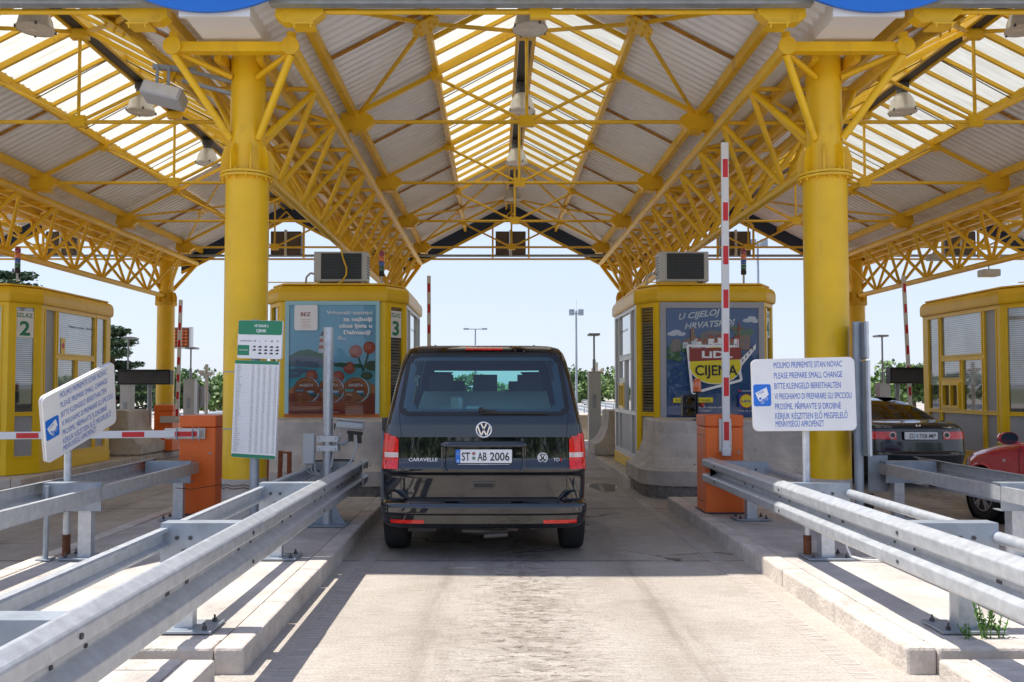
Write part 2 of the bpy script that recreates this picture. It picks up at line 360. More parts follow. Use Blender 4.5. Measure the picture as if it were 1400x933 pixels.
def ground_mat():
    m, t, b = principled('worn_concrete_road'); N, L = t.nodes, t.links
    tc = N.new('ShaderNodeTexCoord')
    def noise(scale, detail, stretch=(1, 1, 1), rough=.6, loc=(0, 0, 0), dist=0):
        mp = N.new('ShaderNodeMapping'); mp.inputs['Scale'].default_value = stretch; mp.inputs['Location'].default_value = loc
        L.new(tc.outputs['Object'], mp.inputs[0]); n = N.new('ShaderNodeTexNoise'); n.inputs['Scale'].default_value = scale
        n.inputs['Detail'].default_value = detail; n.inputs['Roughness'].default_value = rough; n.inputs['Distortion'].default_value = dist
        L.new(mp.outputs[0], n.inputs['Vector']); return n.outputs['Fac']
    def ramp(src, p0, c0, p1, c1):
        r = N.new('ShaderNodeValToRGB'); L.new(src, r.inputs[0]); r.color_ramp.elements[0].position = p0; r.color_ramp.elements[1].position = p1
        r.color_ramp.elements[0].color = (*c0, 1); r.color_ramp.elements[1].color = (*c1, 1); return r.outputs[0]
    def mul(a, b_, f=1.):
        mx = N.new('ShaderNodeMix'); mx.data_type = 'RGBA'; mx.blend_type = 'MULTIPLY'
        if isinstance(f, float): mx.inputs[0].default_value = f
        else: L.new(f, mx.inputs[0])
        L.new(a, mx.inputs[6])
        if isinstance(b_, tuple): mx.inputs[7].default_value = (*b_, 1)
        else: L.new(b_, mx.inputs[7])
        return mx.outputs[2]
    def math_(op, a, b_=None, c=None):
        x = N.new('ShaderNodeMath'); x.operation = op
        for i, v in enumerate((a, b_, c)):
            if v is None: continue
            if isinstance(v, (int, float)): x.inputs[i].default_value = v
            else: L.new(v, x.inputs[i])
        return x.outputs[0]
    W_ = (1, 1, 1)
    col = ramp(noise(.55, 7), .3, (.45, .405, .345), .7, (.56, .51, .445))
    col = mul(col, ramp(noise(26, 8, (.16, 2.2, 1), .8), .40, (.62, .60, .58), .56, W_), .6)      # transverse brushing
    col = mul(col, ramp(noise(55, 4), .35, (.70, .69, .68), .6, W_), .8)
    col = mul(col, ramp(noise(1.7, 8, (1, 1, 1), .7, (4, 9, 0)), .34, (.76, .72, .68), .52, W_), .5)  # blotches
    sx = N.new('ShaderNodeSeparateXYZ'); L.new(tc.outputs['Object'], sx.inputs[0])
    x, y = sx.outputs[0], sx.outputs[1]
    # lane oil stain: repeated per lane pitch, gaussian about each lane centre
    u = math_('SUBTRACT', math_('WRAP', math_('SUBTRACT', x, .25), 3.125, -3.125), 0.)
    g = math_('EXPONENT', math_('MULTIPLY', math_('MULTIPLY', u, u), -7.0))
    st = ramp(noise(6.0, 12, (.6, 1.6, 1), .85, (2, 3, 0)), .44, (1, 1, 1), .56, (0, 0, 0))
    fac = math_('MULTIPLY', g, st)
    col = mul(col, (.50, .47, .44), math_('MULTIPLY', fac, .85))
    # wheel tracks, a little darker
    u2 = math_('SUBTRACT', math_('ABSOLUTE', u), .78)
    g2 = math_('EXPONENT', math_('MULTIPLY', math_('MULTIPLY', u2, u2), -16.0))
    col = mul(col, (.78, .76, .73), math_('MULTIPLY', g2, noise(1.1, 6, (1, .5, 1))))
    bl = ramp(noise(15, 5, (.7, 1.6, 1), .6, (5, 1, 0)), .555, (0, 0, 0), .60, (1, 1, 1))
    gw = math_('EXPONENT', math_('MULTIPLY', math_('MULTIPLY', u, u), -4.5))
    col = mul(col, (.42, .37, .32), math_('MULTIPLY', math_('MULTIPLY', bl, gw), .85))
    tm = math_('EXPONENT', math_('MULTIPLY', math_('MULTIPLY', math_('SUBTRACT', math_('ABSOLUTE', math_('SUBTRACT', u, .15)), .80), math_('SUBTRACT', math_('ABSOLUTE', math_('SUBTRACT', u, .15)), .80)), -60.0))
    col = mul(col, (.66, .63, .60), math_('MULTIPLY', math_('MULTIPLY', tm, ramp(noise(2.2, 6, (3, .35, 1), .6, (3, 0, 0)), .42, (0, 0, 0), .62, (1, 1, 1))), .7))
    # oil drops
    v = N.new('ShaderNodeTexVoronoi'); v.inputs['Scale'].default_value = 3.2
    mp = N.new('ShaderNodeMapping'); mp.inputs['Scale'].default_value = (1, 1.4, 1); L.new(tc.outputs['Object'], mp.inputs[0]); L.new(mp.outputs[0], v.inputs['Vector'])
    drop = ramp(math_('ADD', v.outputs['Distance'], math_('MULTIPLY', noise(9, 4), .08)), .10, (1, 1, 1), .13, (0, 0, 0))
    col = mul(col, (.28, .25, .21), math_('MULTIPLY', math_('MULTIPLY', drop, g), .8))
    # blotchy darkening of the road from the canopy front to past the booths
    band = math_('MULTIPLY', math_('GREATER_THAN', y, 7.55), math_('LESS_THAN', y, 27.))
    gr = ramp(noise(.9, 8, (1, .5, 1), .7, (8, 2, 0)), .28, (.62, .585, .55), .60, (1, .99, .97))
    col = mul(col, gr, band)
    # cracks
    vc = N.new('ShaderNodeTexVoronoi'); vc.feature = 'DISTANCE_TO_EDGE'; vc.inputs['Scale'].default_value = .42
    mp = N.new('ShaderNodeMapping'); L.new(tc.outputs['Object'], mp.inputs[0]); mp.inputs['Location'].default_value = (.8, .3, 0)
    nn = N.new('ShaderNodeTexNoise'); nn.inputs['Scale'].default_value = 2.2; nn.inputs['Detail'].default_value = 5; L.new(tc.outputs['Object'], nn.inputs['Vector'])
    va = N.new('ShaderNodeVectorMath'); va.operation = 'MULTIPLY_ADD'; va.inputs[1].default_value = (.5, .5, 0); L.new(nn.outputs['Color'], va.inputs[0]); L.new(mp.outputs[0], va.inputs[2])
    L.new(va.outputs[0], vc.inputs['Vector'])
    ck = ramp(vc.outputs['Distance'], .003, (1, 1, 1), .008, (0, 0, 0))
    ckm = ramp(noise(.5, 2, (1, 1, 1), .5, (1, 1, 0)), .46, (0, 0, 0), .52, (1, 1, 1))
    col = mul(col, (.22, .20, .18), math_('MULTIPLY', math_('MULTIPLY', ck, ckm), math_('GREATER_THAN', y, 7.6)))
    L.new(col, b.inputs['Base Color'])
    L.new(ramp(noise(.8, 5), .3, (.5, .5, .5), .6, (.85, .85, .85)), b.inputs['Roughness'])
    bp = N.new('ShaderNodeBump'); bp.inputs['Strength'].default_value = .35; bp.inputs['Distance'].default_value = .01
    L.new(math_('ADD', noise(60, 4), noise(12, 5, (.15, 4, 1))), bp.inputs['Height']); L.new(bp.outputs[0], b.inputs['Normal'])
    return m
g = MB(); g.add([(-900, -900, -.02), (900, -900, -.02), (900, 1500, -.02), (-900, 1500, -.02)], [(0, 1, 2, 3)])
M['field'] = mat('dry_ground', (.20, .21, .12), .95, var=.35, scale=.05)
tag(g.build('ground', 'field'), kind='structure')
g = MB(); g.add([(-70, -45, 0), (70, -45, 0), (70, 110, 0), (-70, 110, 0)], [(0, 1, 2, 3)])
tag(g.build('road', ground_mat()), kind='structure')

# faded edge lines and the joints of the lane slabs
def line_mat(name, c, keep):
    m = bpy.data.materials.new(name); m.use_nodes = True; t = m.node_tree; b = t.nodes['Principled BSDF']
    b.inputs['Base Color'].default_value = (*c, 1); b.inputs['Roughness'].default_value = .8
    tc = t.nodes.new('ShaderNodeTexCoord'); n = t.nodes.new('ShaderNodeTexNoise'); n.inputs['Scale'].default_value = 30; n.inputs['Detail'].default_value = 8
    n.inputs['Roughness'].default_value = .75; mp = t.nodes.new('ShaderNodeMapping'); mp.inputs['Scale'].default_value = (.15, 2.2, 1)
    t.links.new(tc.outputs['Object'], mp.inputs[0]); t.links.new(mp.outputs[0], n.inputs['Vector']); r = t.nodes.new('ShaderNodeValToRGB'); t.links.new(n.outputs['Fac'], r.inputs[0])
    r.color_ramp.elements[0].position = keep-.16; r.color_ramp.elements[1].position = keep+.16
    r.color_ramp.elements[0].color = (.05,)*3+(1,); r.color_ramp.elements[1].color = (.75,)*3+(1,)
    t.links.new(r.outputs[0], b.inputs['Alpha']); return m
M['linepaint'] = line_mat('worn_line_paint', (.78, .70, .62), .50)
M['joint'] = line_mat('joint_sealer', (.07, .06, .05), .55)
lm = MB()
for xc in LANES[:3]:
    for dx in (-1.62, 1.60):
        lm.box(xc+dx-.065, xc+dx+.065, -6, 14.5, 0, .004)
tag(lm.build('road_markings', 'linepaint'), kind='structure')
jm = MB()
for y in (7.62, 10.9, 14.4, 18.2, 22.0):
    jm.box(-12, 13, y, y+.012, 0, .003)
tag(jm.build('road_joints', 'joint'), kind='structure')

# traffic islands: kerb stones round a slab
def stone(mb, x0, x1, y0, y1, z1, cx):
    mb.box(x0, x1, y0, y1, -.02, z1)
def island(name, xc, hw, y0, y1, z, kw=.17):
    m = MB()
    m.box(xc-hw+kw+.006, xc+hw-kw-.006, y0+kw, y1-kw, -.03, z-.008)
    tag(m.build('pavement_slab', 'slab'), kind='structure')
    k = MB(); y = y0; i = 0
    while y < y1-.2:
        e = min(y+1.0, y1); 
        if y1-e < .4: e = y1
        j = random.uniform(-.004, .004)
        for sx in (-1, 1):
            a, b_ = xc+sx*(hw-kw), xc+sx*(hw+j)
            k.box(min(a, b_), max(a, b_), y+.005, e-.005, -.03, z+j*.5)
        y = e
    for ya, yb in ((y0, y0+kw), (y1-kw, y1)):
        x = xc-hw+kw
        while x < xc+hw-kw-.05:
            e = min(x+.75, xc+hw-kw); k.box(x+.004, e-.004, ya, yb, -.03, z); x = e
    tag(k.build('kerb', 'kerb', bevel=.018), kind='structure')
for xc in ISL:
    island('island', xc, 1.275, 4.62, 10.95, .15)
    island('island', xc, 1.16, -5.0, 4.52, .125)
    island('island', xc, 1.42, 13.05, 24.0, .15)

# ================================================================== CANOPY
YF = [7.95, 11.3, 14.7, 18.1, 21.5]           # frames
SL = .52; ZR = 6.62
def zr(dx): return ZR-SL*abs(dx)               # rafter line
def zs(dx): return zr(dx)+.17                  # sheet line
def corr(mb, xa, xb, y0, y1, sgn, pitch=.15, d=.042):
    """trapezoid sheet between |dx|=xa..xb"""
    prof = []; y = y0; k = 0
    while y < y1-1e-6:
        for q, h in ((0, 0), (.34, 0), (.5, d), (.84, d)):
            if y+q*pitch < y1: prof.append((y+q*pitch, h))
        y += pitch
    prof.append((y1, 0))
    A = [(sgn*xa, p, zs(xa)+h) for p, h in prof]; B = [(sgn*xb, p, zs(xb)+h) for p, h in prof]
    mb.loft([A, B], smooth=False, closed=False)
M['rustyellow'] = mat('rusty_yellow_paint', (.40, .19, .02), .6, var=.45, scale=7)
def build_roof():
    root = thing('canopy_roof', 'gabled canopy roof over the black van, a long skylight along its ridge', 'canopy roof', (LANES[0], 15.4, 5.0), 0, 'gabled canopy roofs over the toll lanes')
    P = dict(parent=root)
    off = Vector((0, 15.4, 5.0))
    def fin(mb, name, m, par=root, **k):
        mb.v = [(p[0], p[1]-off.y, p[2]-off.z) for p in mb.v]
        return mb.build(name, m, par, **k)
    for s in (-1, 1):
        sh = MB(); corr(sh, 1.28, 3.02, 7.7, 22.95, s); corr(sh, .11, 1.28, 7.7, 10.4, s); corr(sh, .11, 1.28, 18.15, 22.95, s)
        o = fin(sh, 'roof_sheet', 'roofsheet')
        sk = MB(); corr(sk, .11, 1.28, 10.4, 18.15, s, .15, .02)
        sko = fin(sk, 'skylight', 'skylight')
        gb = MB(); y = 10.42; k = 0
        while y < 18.2:
            gb.bar((s*.1, y, zs(.1)-.035), (s*1.29, y, zs(1.29)-.035), .042, .055); y += .50
        fin(gb, 'glazing_bar', 'yellow_steel', sko)
        wv = MB()
        for y in (12.4, 13.9, 16.5): wv.tube((s*.12, y, zs(.12)-.10), (s*1.28, y+.05, zs(1.28)-.10), .008, 5)
        fin(wv, 'cable', 'black', sko)
        # purlins
        pu = MB(); pu.bar((s*1.27, 7.75, zs(1.27)-.085), (s*1.27, 22.9, zs(1.27)-.085), .07, .13)
        fin(pu, 'purlin', 'yellow_steel')
        pu = MB(); pu.bar((s*2.42, 7.9, zs(2.42)-.10), (s*2.42, 22.9, zs(2.42)-.10), .08, .13)
        fin(pu, 'purlin', 'yellow_steel')
        rd = MB(); rd.bar((s*.12, 7.75, zs(.12)-.07), (s*.12, 22.9, zs(.12)-.07), .05, .12)
        fin(rd, 'ridge_beam', 'yellow_steel')
        for a, b_ in zip(YF, YF[1:]):
            ym = (a+b_)/2
            t = MB(); t.bar((s*2.4, ym, zs(2.4)-.03), (s*1.3, ym, zs(1.3)-.03), .03, .035)
            fin(t, 'light_rafter', 'rustyellow')
        for (a, b_) in ((YF[0], YF[1]), (YF[3], YF[4])):
            ym = (a+b_)/2; br = MB(); z = zr(1.27)-.02; far = b_ if a < 10 else a
            br.bar((s*1.27, ym, z), (s*2.35, a, zr(2.35)), .035, .045); br.bar((s*1.27, ym, z), (s*2.35, b_, zr(2.35)), .035, .045)
            br.bar((s*1.27, ym, z), (s*.08, a, zr(.08)), .035, .045); br.bar((s*1.27, ym, z), (s*.08, b_, zr(.08)), .035, .045)
            br.prism([(.17*math.cos(R(45*i+22)), .19*math.sin(R(45*i+22))) for i in range(8)], lambda u, v, t: (s*(1.27+u), ym+v, z-SL*u-.05+t), .02)
            for i in range(6):
                q = R(60*i); br.tube((s*(1.27+.11*math.cos(q)), ym+.12*math.sin(q), z-.09-SL*.11*math.cos(q)), (s*(1.27+.11*math.cos(q)), ym+.12*math.sin(q), z-.04-SL*.11*math.cos(q)), .014, 6)
            fin(br, 'roof_brace', 'yellow_steel')
    du = MB(); du.box(-.085, .085, 7.8, 22.9, ZR+.0, ZR+.10)
    fin(du, 'ridge_duct', 'darkgrey')
    for y in YF:
        zt = 5.30; t = MB()
        for s in (-1, 1):
            t.bar((s*2.35, y, zr(2.35)+.03), (0, y, ZR+.01), .06, .05, up=(0, 1, 0))
            t.tube((0, y, zt), (s*1.27, y, zr(1.27)-.03), .024, 8)
            t.bar((s*1.20, y, zr(1.20)-.0), (s*1.34, y, zr(1.34)-.0), .13, .10, up=(0, 1, 0))
            # bearing bracket: hexagonal box plate over the truss chord
            pts = [(2.58, 5.40), (2.30, 5.46), (2.14, 5.36), (2.12, 5.27), (2.24, 5.17), (2.52, 5.17), (2.60, 5.23)]
            t.prism([(s*a, b_) for a, b_ in pts], lambda a, b_, d: (a, y-.06+d, b_), .12)
            t.box(s*2.32-.11 if s > 0 else -2.32-.11, s*2.32+.11, y-.10, y+.10, 5.14, 5.155)
            for bx in (-.08, .08): t.tube((s*2.32+bx, y-.09, 5.10), (s*2.32+bx, y-.09, 5.16), .012, 6)
        t.tube((-2.2, y, zt), (2.2, y, zt), .028, 8)
        t.tube((0, y, zt-.02), (0, y, ZR-.05), .024, 8)
        t.box(-.10, .10, y-.03, y+.03, zt-.07, zt+.09)
        t.box(-.12, .12, y-.05, y+.05, ZR-.15, ZR-.03)
        fin(t, 'roof_frame', 'yellow_steel')
    # front gable edge: tie tube, pale blue sheet, rafter fascia
    f = MB(); y = 7.72
    f.tube((-2.7, y, 5.36), (2.7, y, 5.36), .035, 10)
    f.box(-.31, .31, y-.10, y-.02, 5.34, 5.52)
    fin(f, 'front_tie', 'yellow')
    f = MB(); f.prism([(-2.78, 5.40), (2.78, 5.40), (2.78, 7.9), (-2.78, 7.9)], lambda a, b_, d: (a, y-.02+d, b_), .04)  # upper part lies out of view, added to straighten the canopy's cast shadow
    pr = []
    fin(f, 'front_panel_shade_board', 'blusheet')
    f = MB(); f.box(-2.62, 2.62, y+.03, y+.13, 5.29, 5.33)
    fin(f, 'cable_tray', 'galdull')
    for yy, mm in ((22.96, 'navy'),):
        f = MB(); e = MB()
        for s in (-1, 1):
            f.bar((s*3.0, yy, zs(3.0)-.14), (0, yy, zs(0)-.14), .05, .34, up=(0, 1, 0)) if False else f.prism([(s*3.02, zs(3.02)+.04), (0, zs(0)+.04), (0, zs(0)-.36), (s*3.02, zs(3.02)-.36)], lambda a, b_, d: (a, yy+d, b_), .04)
            for dz in (-.40, .05): e.bar((s*3.02, yy+.02, zs(3.02)+dz), (0, yy+.02, zs(0)+dz), .07, .04, up=(0, 1, 0))
            for u in (.45, .9, 1.4, 1.9, 2.4): e.bar((s*u, yy+.06, zs(u)-.38), (s*u, yy+.06, zs(u)+.03), .035, .035)
        fo = fin(f, 'gable_fascia', mm); fin(e, 'fascia_edge', 'yellow_steel', fo)
    ft = MB(); ft.tube((-2.7, 22.7, 5.27), (2.7, 22.7, 5.27), .035, 8)
    fin(ft, 'cable_tray', 'galdull')
    ft = MB(); ft.tube((-2.7, 22.75, 5.18), (2.7, 22.75, 5.18), .028, 8)
    fin(ft, 'front_tie', 'yellow_steel')
    return root
roof0 = build_roof()
rl = {-5.8: 'gabled canopy roof over the lane left of the black van', 6.7: 'gabled canopy roof over the lane with the dark sedan',
      -12.05: 'gabled canopy roof at the far left, beyond the leftmost toll booth', 12.95: 'gabled canopy roof at the far right edge of the picture'}
for x in LANES[1:]: dup(roof0, (x, 15.4, 5.0), label=rl[x])

# lane signal hung in the far gable (seen from behind)
def build_signal():
    root = thing('lane_signal', 'pair of brown signal boxes hung in the far gable over the middle lane', 'lane signal', (LANES[0], 22.75, 5.2), 0, 'lane signals seen from behind under the far gables')
    for s in (-1, 1):
        b = MB(); b.box(s*.23-.19, s*.23+.19, -.12, .12, .10, .74); b.box(s*.23-.17, s*.23+.17, -.135, -.12, .13, .71)
        b.build('signal_box', 'brownpanel', root, bevel=.01)
    m = MB(); m.box(-.035, .035, -.15, -.08, .05, .78); m.build('centre_post', 'alu', root)
    f = MB()
    for s in (-1, 1): f.bar((s*.50, -.1, 0), (s*.50, -.1, .85), .05, .05)
    a = [(.50*math.cos(R(t)), -.1, .85+.22*math.sin(R(t))) for t in range(0, 181, 15)]
    for p, q in zip(a, a[1:]): f.bar(p, q, .05, .05)
    for s in (-1, 1): f.tube((0, -.1, 1.3), (s*.22, -.1, 1.06), .02, 6)
    f.build('arch_frame', 'yellow_steel', root)
    return root
sg0 = build_signal()
for x, l in ((-5.8, 'pair of brown signal boxes hung in the far gable, seen beside the left yellow column'), (6.7, 'pair of brown signal boxes in the far gable, beside the raised red and white boom'),
             (-12.05, 'pair of brown signal boxes in the far gable behind the leftmost truss')):
    dup(sg0, (x, 22.75, 5.2), label=l)
dup(sg0, (12.95, 22.75, 5.2), label='pair of brown signal boxes in the far gable at the right edge')

# space-truss girder along each island
def build_truss():
    root = thing('truss_girder', 'yellow tubular truss girder running back from the left near column', 'truss girder', (ISL[0], 15.5, 4.05), 0, 'yellow truss girders between the lanes')
    o = Vector((0, 15.5, 4.05)); HT = .60; ZT = 5.07; ZB = 4.07; Y0, Y1 = 8.2, 22.8; n = 12; p = (Y1-Y0)/n
    def fin(mb, name, m, par=root, **k):
        mb.v = [(q[0], q[1]-o.y, q[2]-o.z) for q in mb.v]; return mb.build(name, m, par, **k)
    for s in (-1, 1):
        c = MB(); c.tube((s*HT, Y0, ZT), (s*HT, Y1, ZT), .065, 14); c.lathe([(.092, 0), (.092, .03)], (s*HT, Y0-.01, ZT), 20, axis='y')
        fin(c, 'top_chord', 'yellow_steel')
    c = MB(); c.tube((0, 8.8, ZB), (0, 22.2, ZB), .062, 14); fin(c, 'bottom_chord', 'yellow_steel')
    d = MB()
    for k in range(n):
        yb = Y0+p*(k+.5)
        for s in (-1, 1):
            a = (s*HT, Y0+p*k, ZT); b_ = (s*HT, Y0+p*(k+1), ZT); q = (0, yb, ZB)
            if k > 0: d.tube(a, q, .036, 8)
            d.tube(b_, q, .036, 8)
    fin(d, 'web_bracing', 'yellow_steel')
    c = MB()
    for k in range(1, n+1):
        y = Y0+p*k; c.tube((-HT, y, ZT), (HT, y, ZT), .030, 8)
        if k < n: c.tube((-HT if k % 2 else HT, y, ZT), (HT if k % 2 else -HT, y+p, ZT), .026, 7)
    fin(c, 'cross_bracing', 'yellow_steel')
    e = MB()
    for y in (Y0, Y1):
        e = MB(); e.bar((-HT, y+.07, ZT+.0), (HT, y+.07, ZT+.0), .10, .10); fin(e, 'end_beam', 'yellow')
    g = MB(); g.box(-.30, .30, 7.75, 22.9, 5.16, 5.19); g.box(-.30, -.27, 7.75, 22.9, 5.19, 5.34); g.box(.27, .30, 7.75, 22.9, 5.19, 5.34); g.box(-.34, .34, 7.70, 7.74, 5.14, 7.9)  # front plate rises unseen to continue the added shadow board between roofs
    fin(g, 'valley_gutter', 'roofsheet')
    b = MB()
    for s in (-1, 1):
        b.bar((s*.22, 8.45, 5.08), (s*.22, 22.8, 5.08), .07, .13)
        for y in YF:
            b.tube((s*HT, max(y, 8.25), ZT), (s*HT, max(y, 8.25), 5.22), .05, 8)
    fin(b, 'gutter_bearer', 'yellow_steel')
    return root
tr0 = build_truss()
for x, l in ((3.575, 'yellow tubular truss girder running back from the right near column'), (-8.925, 'yellow tubular truss girder over the booth marked 2 at the left'),
             (9.825, 'yellow tubular truss girder over the rightmost toll booth')):
    dup(tr0, (x, 15.5, 4.05), label=l)

def build_column():
    root = thing('column', 'thick yellow steel column by the toll rate board, its foot bare grey', 'column', (ISL[0], 8.8, .14), 0, 'yellow columns carrying the canopy')
    z0 = -.14
    b = MB(); b.lathe([(.232, .0), (.232, .50)], n=36); b.build('bare_foot', 'concrete', root)
    s = MB(); s.lathe([(.229, .50), (.227, 3.70)], n=40); s.build('shaft', 'yellow', root)
    for z in (1.02, 1.62):
        q = MB(); q.lathe([(.231, z), (.233, z+.006), (.231, z+.012)], n=36, cap0=False, cap1=False); q.build('strap', 'galdull', root)
    f = MB(); f.lathe([(.285, 3.70), (.285, 3.725)], n=36); f.lathe([(.285, 3.735), (.285, 3.76)], n=36)
    for i in range(14):
        a = R(360/14*i); f.tube((.258*math.cos(a), .258*math.sin(a), 3.675), (.258*math.cos(a), .258*math.sin(a), 3.785), .012, 6)
    f.build('flange', 'yellow_steel', root)
    u = MB(); u.lathe([(.190, 3.76), (.182, 5.02)], n=36)
    u.build('upper_shaft', 'yellow', root)
    g = MB()
    for i in range(8):
        a = R(45*i+22.5); c, s_ = math.cos(a), math.sin(a)
        pts = [(.18, 3.76), (.275, 3.76), (.275, 3.93), (.235, 4.05), (.18, 4.05)]
        n = len(pts); t = .008
        A = [(r*c-s_*t, r*s_+c*t, z) for r, z in pts]; B = [(r*c+s_*t, r*s_-c*t, z) for r, z in pts]
        g.add(A+B, [tuple(range(n)), tuple(range(2*n-1, n-1, -1))]+[(k, n+k, n+(k+1) % n, (k+1) % n) for k in range(n)])
    g.build('gusset', 'yellow', root)
    return root
col0 = build_column()
st = MB()
# raking struts from the truss ends down to the column head
def build_struts(sgn):
    m = MB()
    for s in (-1, 1):
        m.tube((s*.60, -sgn*.55, 4.86), (s*.15, -sgn*.12, 4.12), .040, 10)
        m.tube((s*.58, -sgn*.50, 4.90), (s*.14, -sgn*.14, 4.78), .032, 10)
        m.tube((s*.60, sgn*.60, 4.90), (s*.15, sgn*.08, 4.20), .036, 10)
    return m
build_struts(1).build('raking_strut', 'yellow', col0)
for x, y, l in ((3.575, 8.8, 'thick yellow steel column behind the right small change sign'), (-8.925, 22.2, 'slim far yellow column beside the orange LED board'),
                (-2.675, 22.2, 'far yellow column mostly hidden behind booth 3'), (3.575, 22.2, 'far yellow column mostly hidden behind booth 4'),
                (9.825, 22.2, 'slim far yellow column right of the near right column')):
    dup(col0, (x, y, .14), rz=(0 if y < 15 else math.pi), label=l)

# pendant lamps under the ridges
def build_lamp():
    root = thing('pendant_lamp', 'x', 'pendant lamp', (0, 0, 0), 0, 'bell shaped lamps hanging under the skylight ridges')
    b = MB(); b.lathe([(.03, .58), (.03, .40), (.085, .39), (.10, .37), (.10, .28), (.075, .27), (.085, .25), (.085, .19)], n=20)
    for i in range(4): b.lathe([(.108, .30+.02*i), (.108, .308+.02*i)], n=18)
    b.build('ballast_housing', 'darkgrey', root)
    s = MB(); s.lathe([(.085, .20), (.11, .185), (.155, .12), (.19, .03), (.213, -.08), (.222, -.10), (.215, -.10), (.205, -.075), (.18, .03), (.14, .11), (.09, .17)], n=32, cap0=False, cap1=False)
    s.build('shade', 'lampwhite', root)
    r = MB(); r.lathe([(.224, -.105), (.224, -.085)], n=32, cap0=False, cap1=False); r.lathe([(.212, -.098), (.214, -.094)], n=32)
    r.build('glass_cover', 'lampglass', root)
    for i in range(4):
        a = R(90*i+30); c = MB(); c.cbox((.225*math.cos(a), .225*math.sin(a), -.095), (.02, .02, .04)); c.build('clip', 'darkgrey', root)
    l = MB(); l.lathe([(.02, .17), (.045, .12), (.05, .02), (.02, -.03)], n=14); l.build('bulb', 'whiteplastic', root)
    return root
M['clearglass'] = glass_mat('clear_lamp_glass', (.9, .9, .88), refl=.05)
M['lampglass'] = mat('pale_lamp_cover', (.62, .60, .55), .25, var=.15, scale=8)  # opaque pale colour stands in for brightness inside the bell
lp0 = build_lamp()
first = True
LB = {.45: ['nearest bell lamp over the van, cut by the top of the picture', 'second bell lamp over the van, dark housing above', 'third bell lamp over the van, lower and smaller', 'farthest bell lamp over the van, in front of the far gable'],
      -5.8: ['bell lamp cut by the top left edge of the picture', 'bell lamp hanging under the grey floodlight box at the left', 'bell lamp tucked against the left yellow column', None],
      6.7: ['bell lamp cut by the top right corner of the picture', 'bell lamp hanging just right of the right yellow column', 'bell lamp seen behind the right column and its truss', None]}
for x in (.45, -5.8, 6.7):
    for k, y in enumerate((10.2, 13.3, 16.4, 19.6)):
        l = LB[x][k]
        if l is None: continue
        if first: o = lp0; o.location = (x, y, 6.22); o['label'] = l; first = False
        else: dup(lp0, (x, y, 6.22), label=l)

# round blue lane signs above the islands at the canopy front
def build_disc():
    root = thing('blue_round_sign', 'large round blue sign above the left column, cut by the top edge', 'round sign', (ISL[0]-.06, 7.675, 6.68), 0, 'large blue round signs on the canopy front')
    d = MB(); d.lathe([(1.52, -.03), (1.52, .0)], n=96, axis='y'); d.build('disc', 'blue', root)
    r = MB()
    for i in range(26):
        a = R(360/26*i); r.lathe([(.018, 0), (.018, .012)], (1.42*math.cos(a), -.002, 1.42*math.sin(a)), 8, axis='y')
    r.build('rivet', 'whiteplastic', root)
    f = MB(); f.bar((-1.1, .06, -.6), (1.1, .06, -.6), .06, .06); f.bar((-1.1, .06, .6), (1.1, .06, .6), .06, .06)
    for s in (-1, 1): f.bar((s*.6, .1, -1.2), (s*.6, .1, 1.2), .06, .06)
    f.build('back_frame', 'galdull', root)
    return root
dd = build_disc(); dup(dd, (ISL[1]+.06, 7.675, 6.68), label='large round blue sign above the right column, cut by the top edge')

# floodlight box on arms from the left column
t = thing('floodlight', 'grey box floodlight on a bracket beside the left column head', 'floodlight', (-3.49, 8.55, 4.68))
m = MB(); rot = Matrix.Rotation(R(14), 3, 'Y') @ Matrix.Rotation(R(-14), 3, 'X'); m.cbox((0, 0, 0), (.42, .24, .15), rot=rot); m.build('housing', 'greypanel', t, bevel=.015)
m = MB(); m.cbox(rot @ Vector((0, -.125, 0)), (.38, .012, .12), rot=rot); m.build('lens', 'lampwhite', t)
m = MB()
for s in (-.06, .06): m.bar((s-.02, 0, .05), (s-.02, .02, .32), .03, .012)
m.bar((-.14, .05, .33), (.30, .1, .31), .05, .05); m.bar((.15, .05, .31), (.72, .18, .20), .035, .035); m.bar((.15, .1, .20), (.70, .2, .08), .035, .035)
m.build('bracket', 'galdull', t)
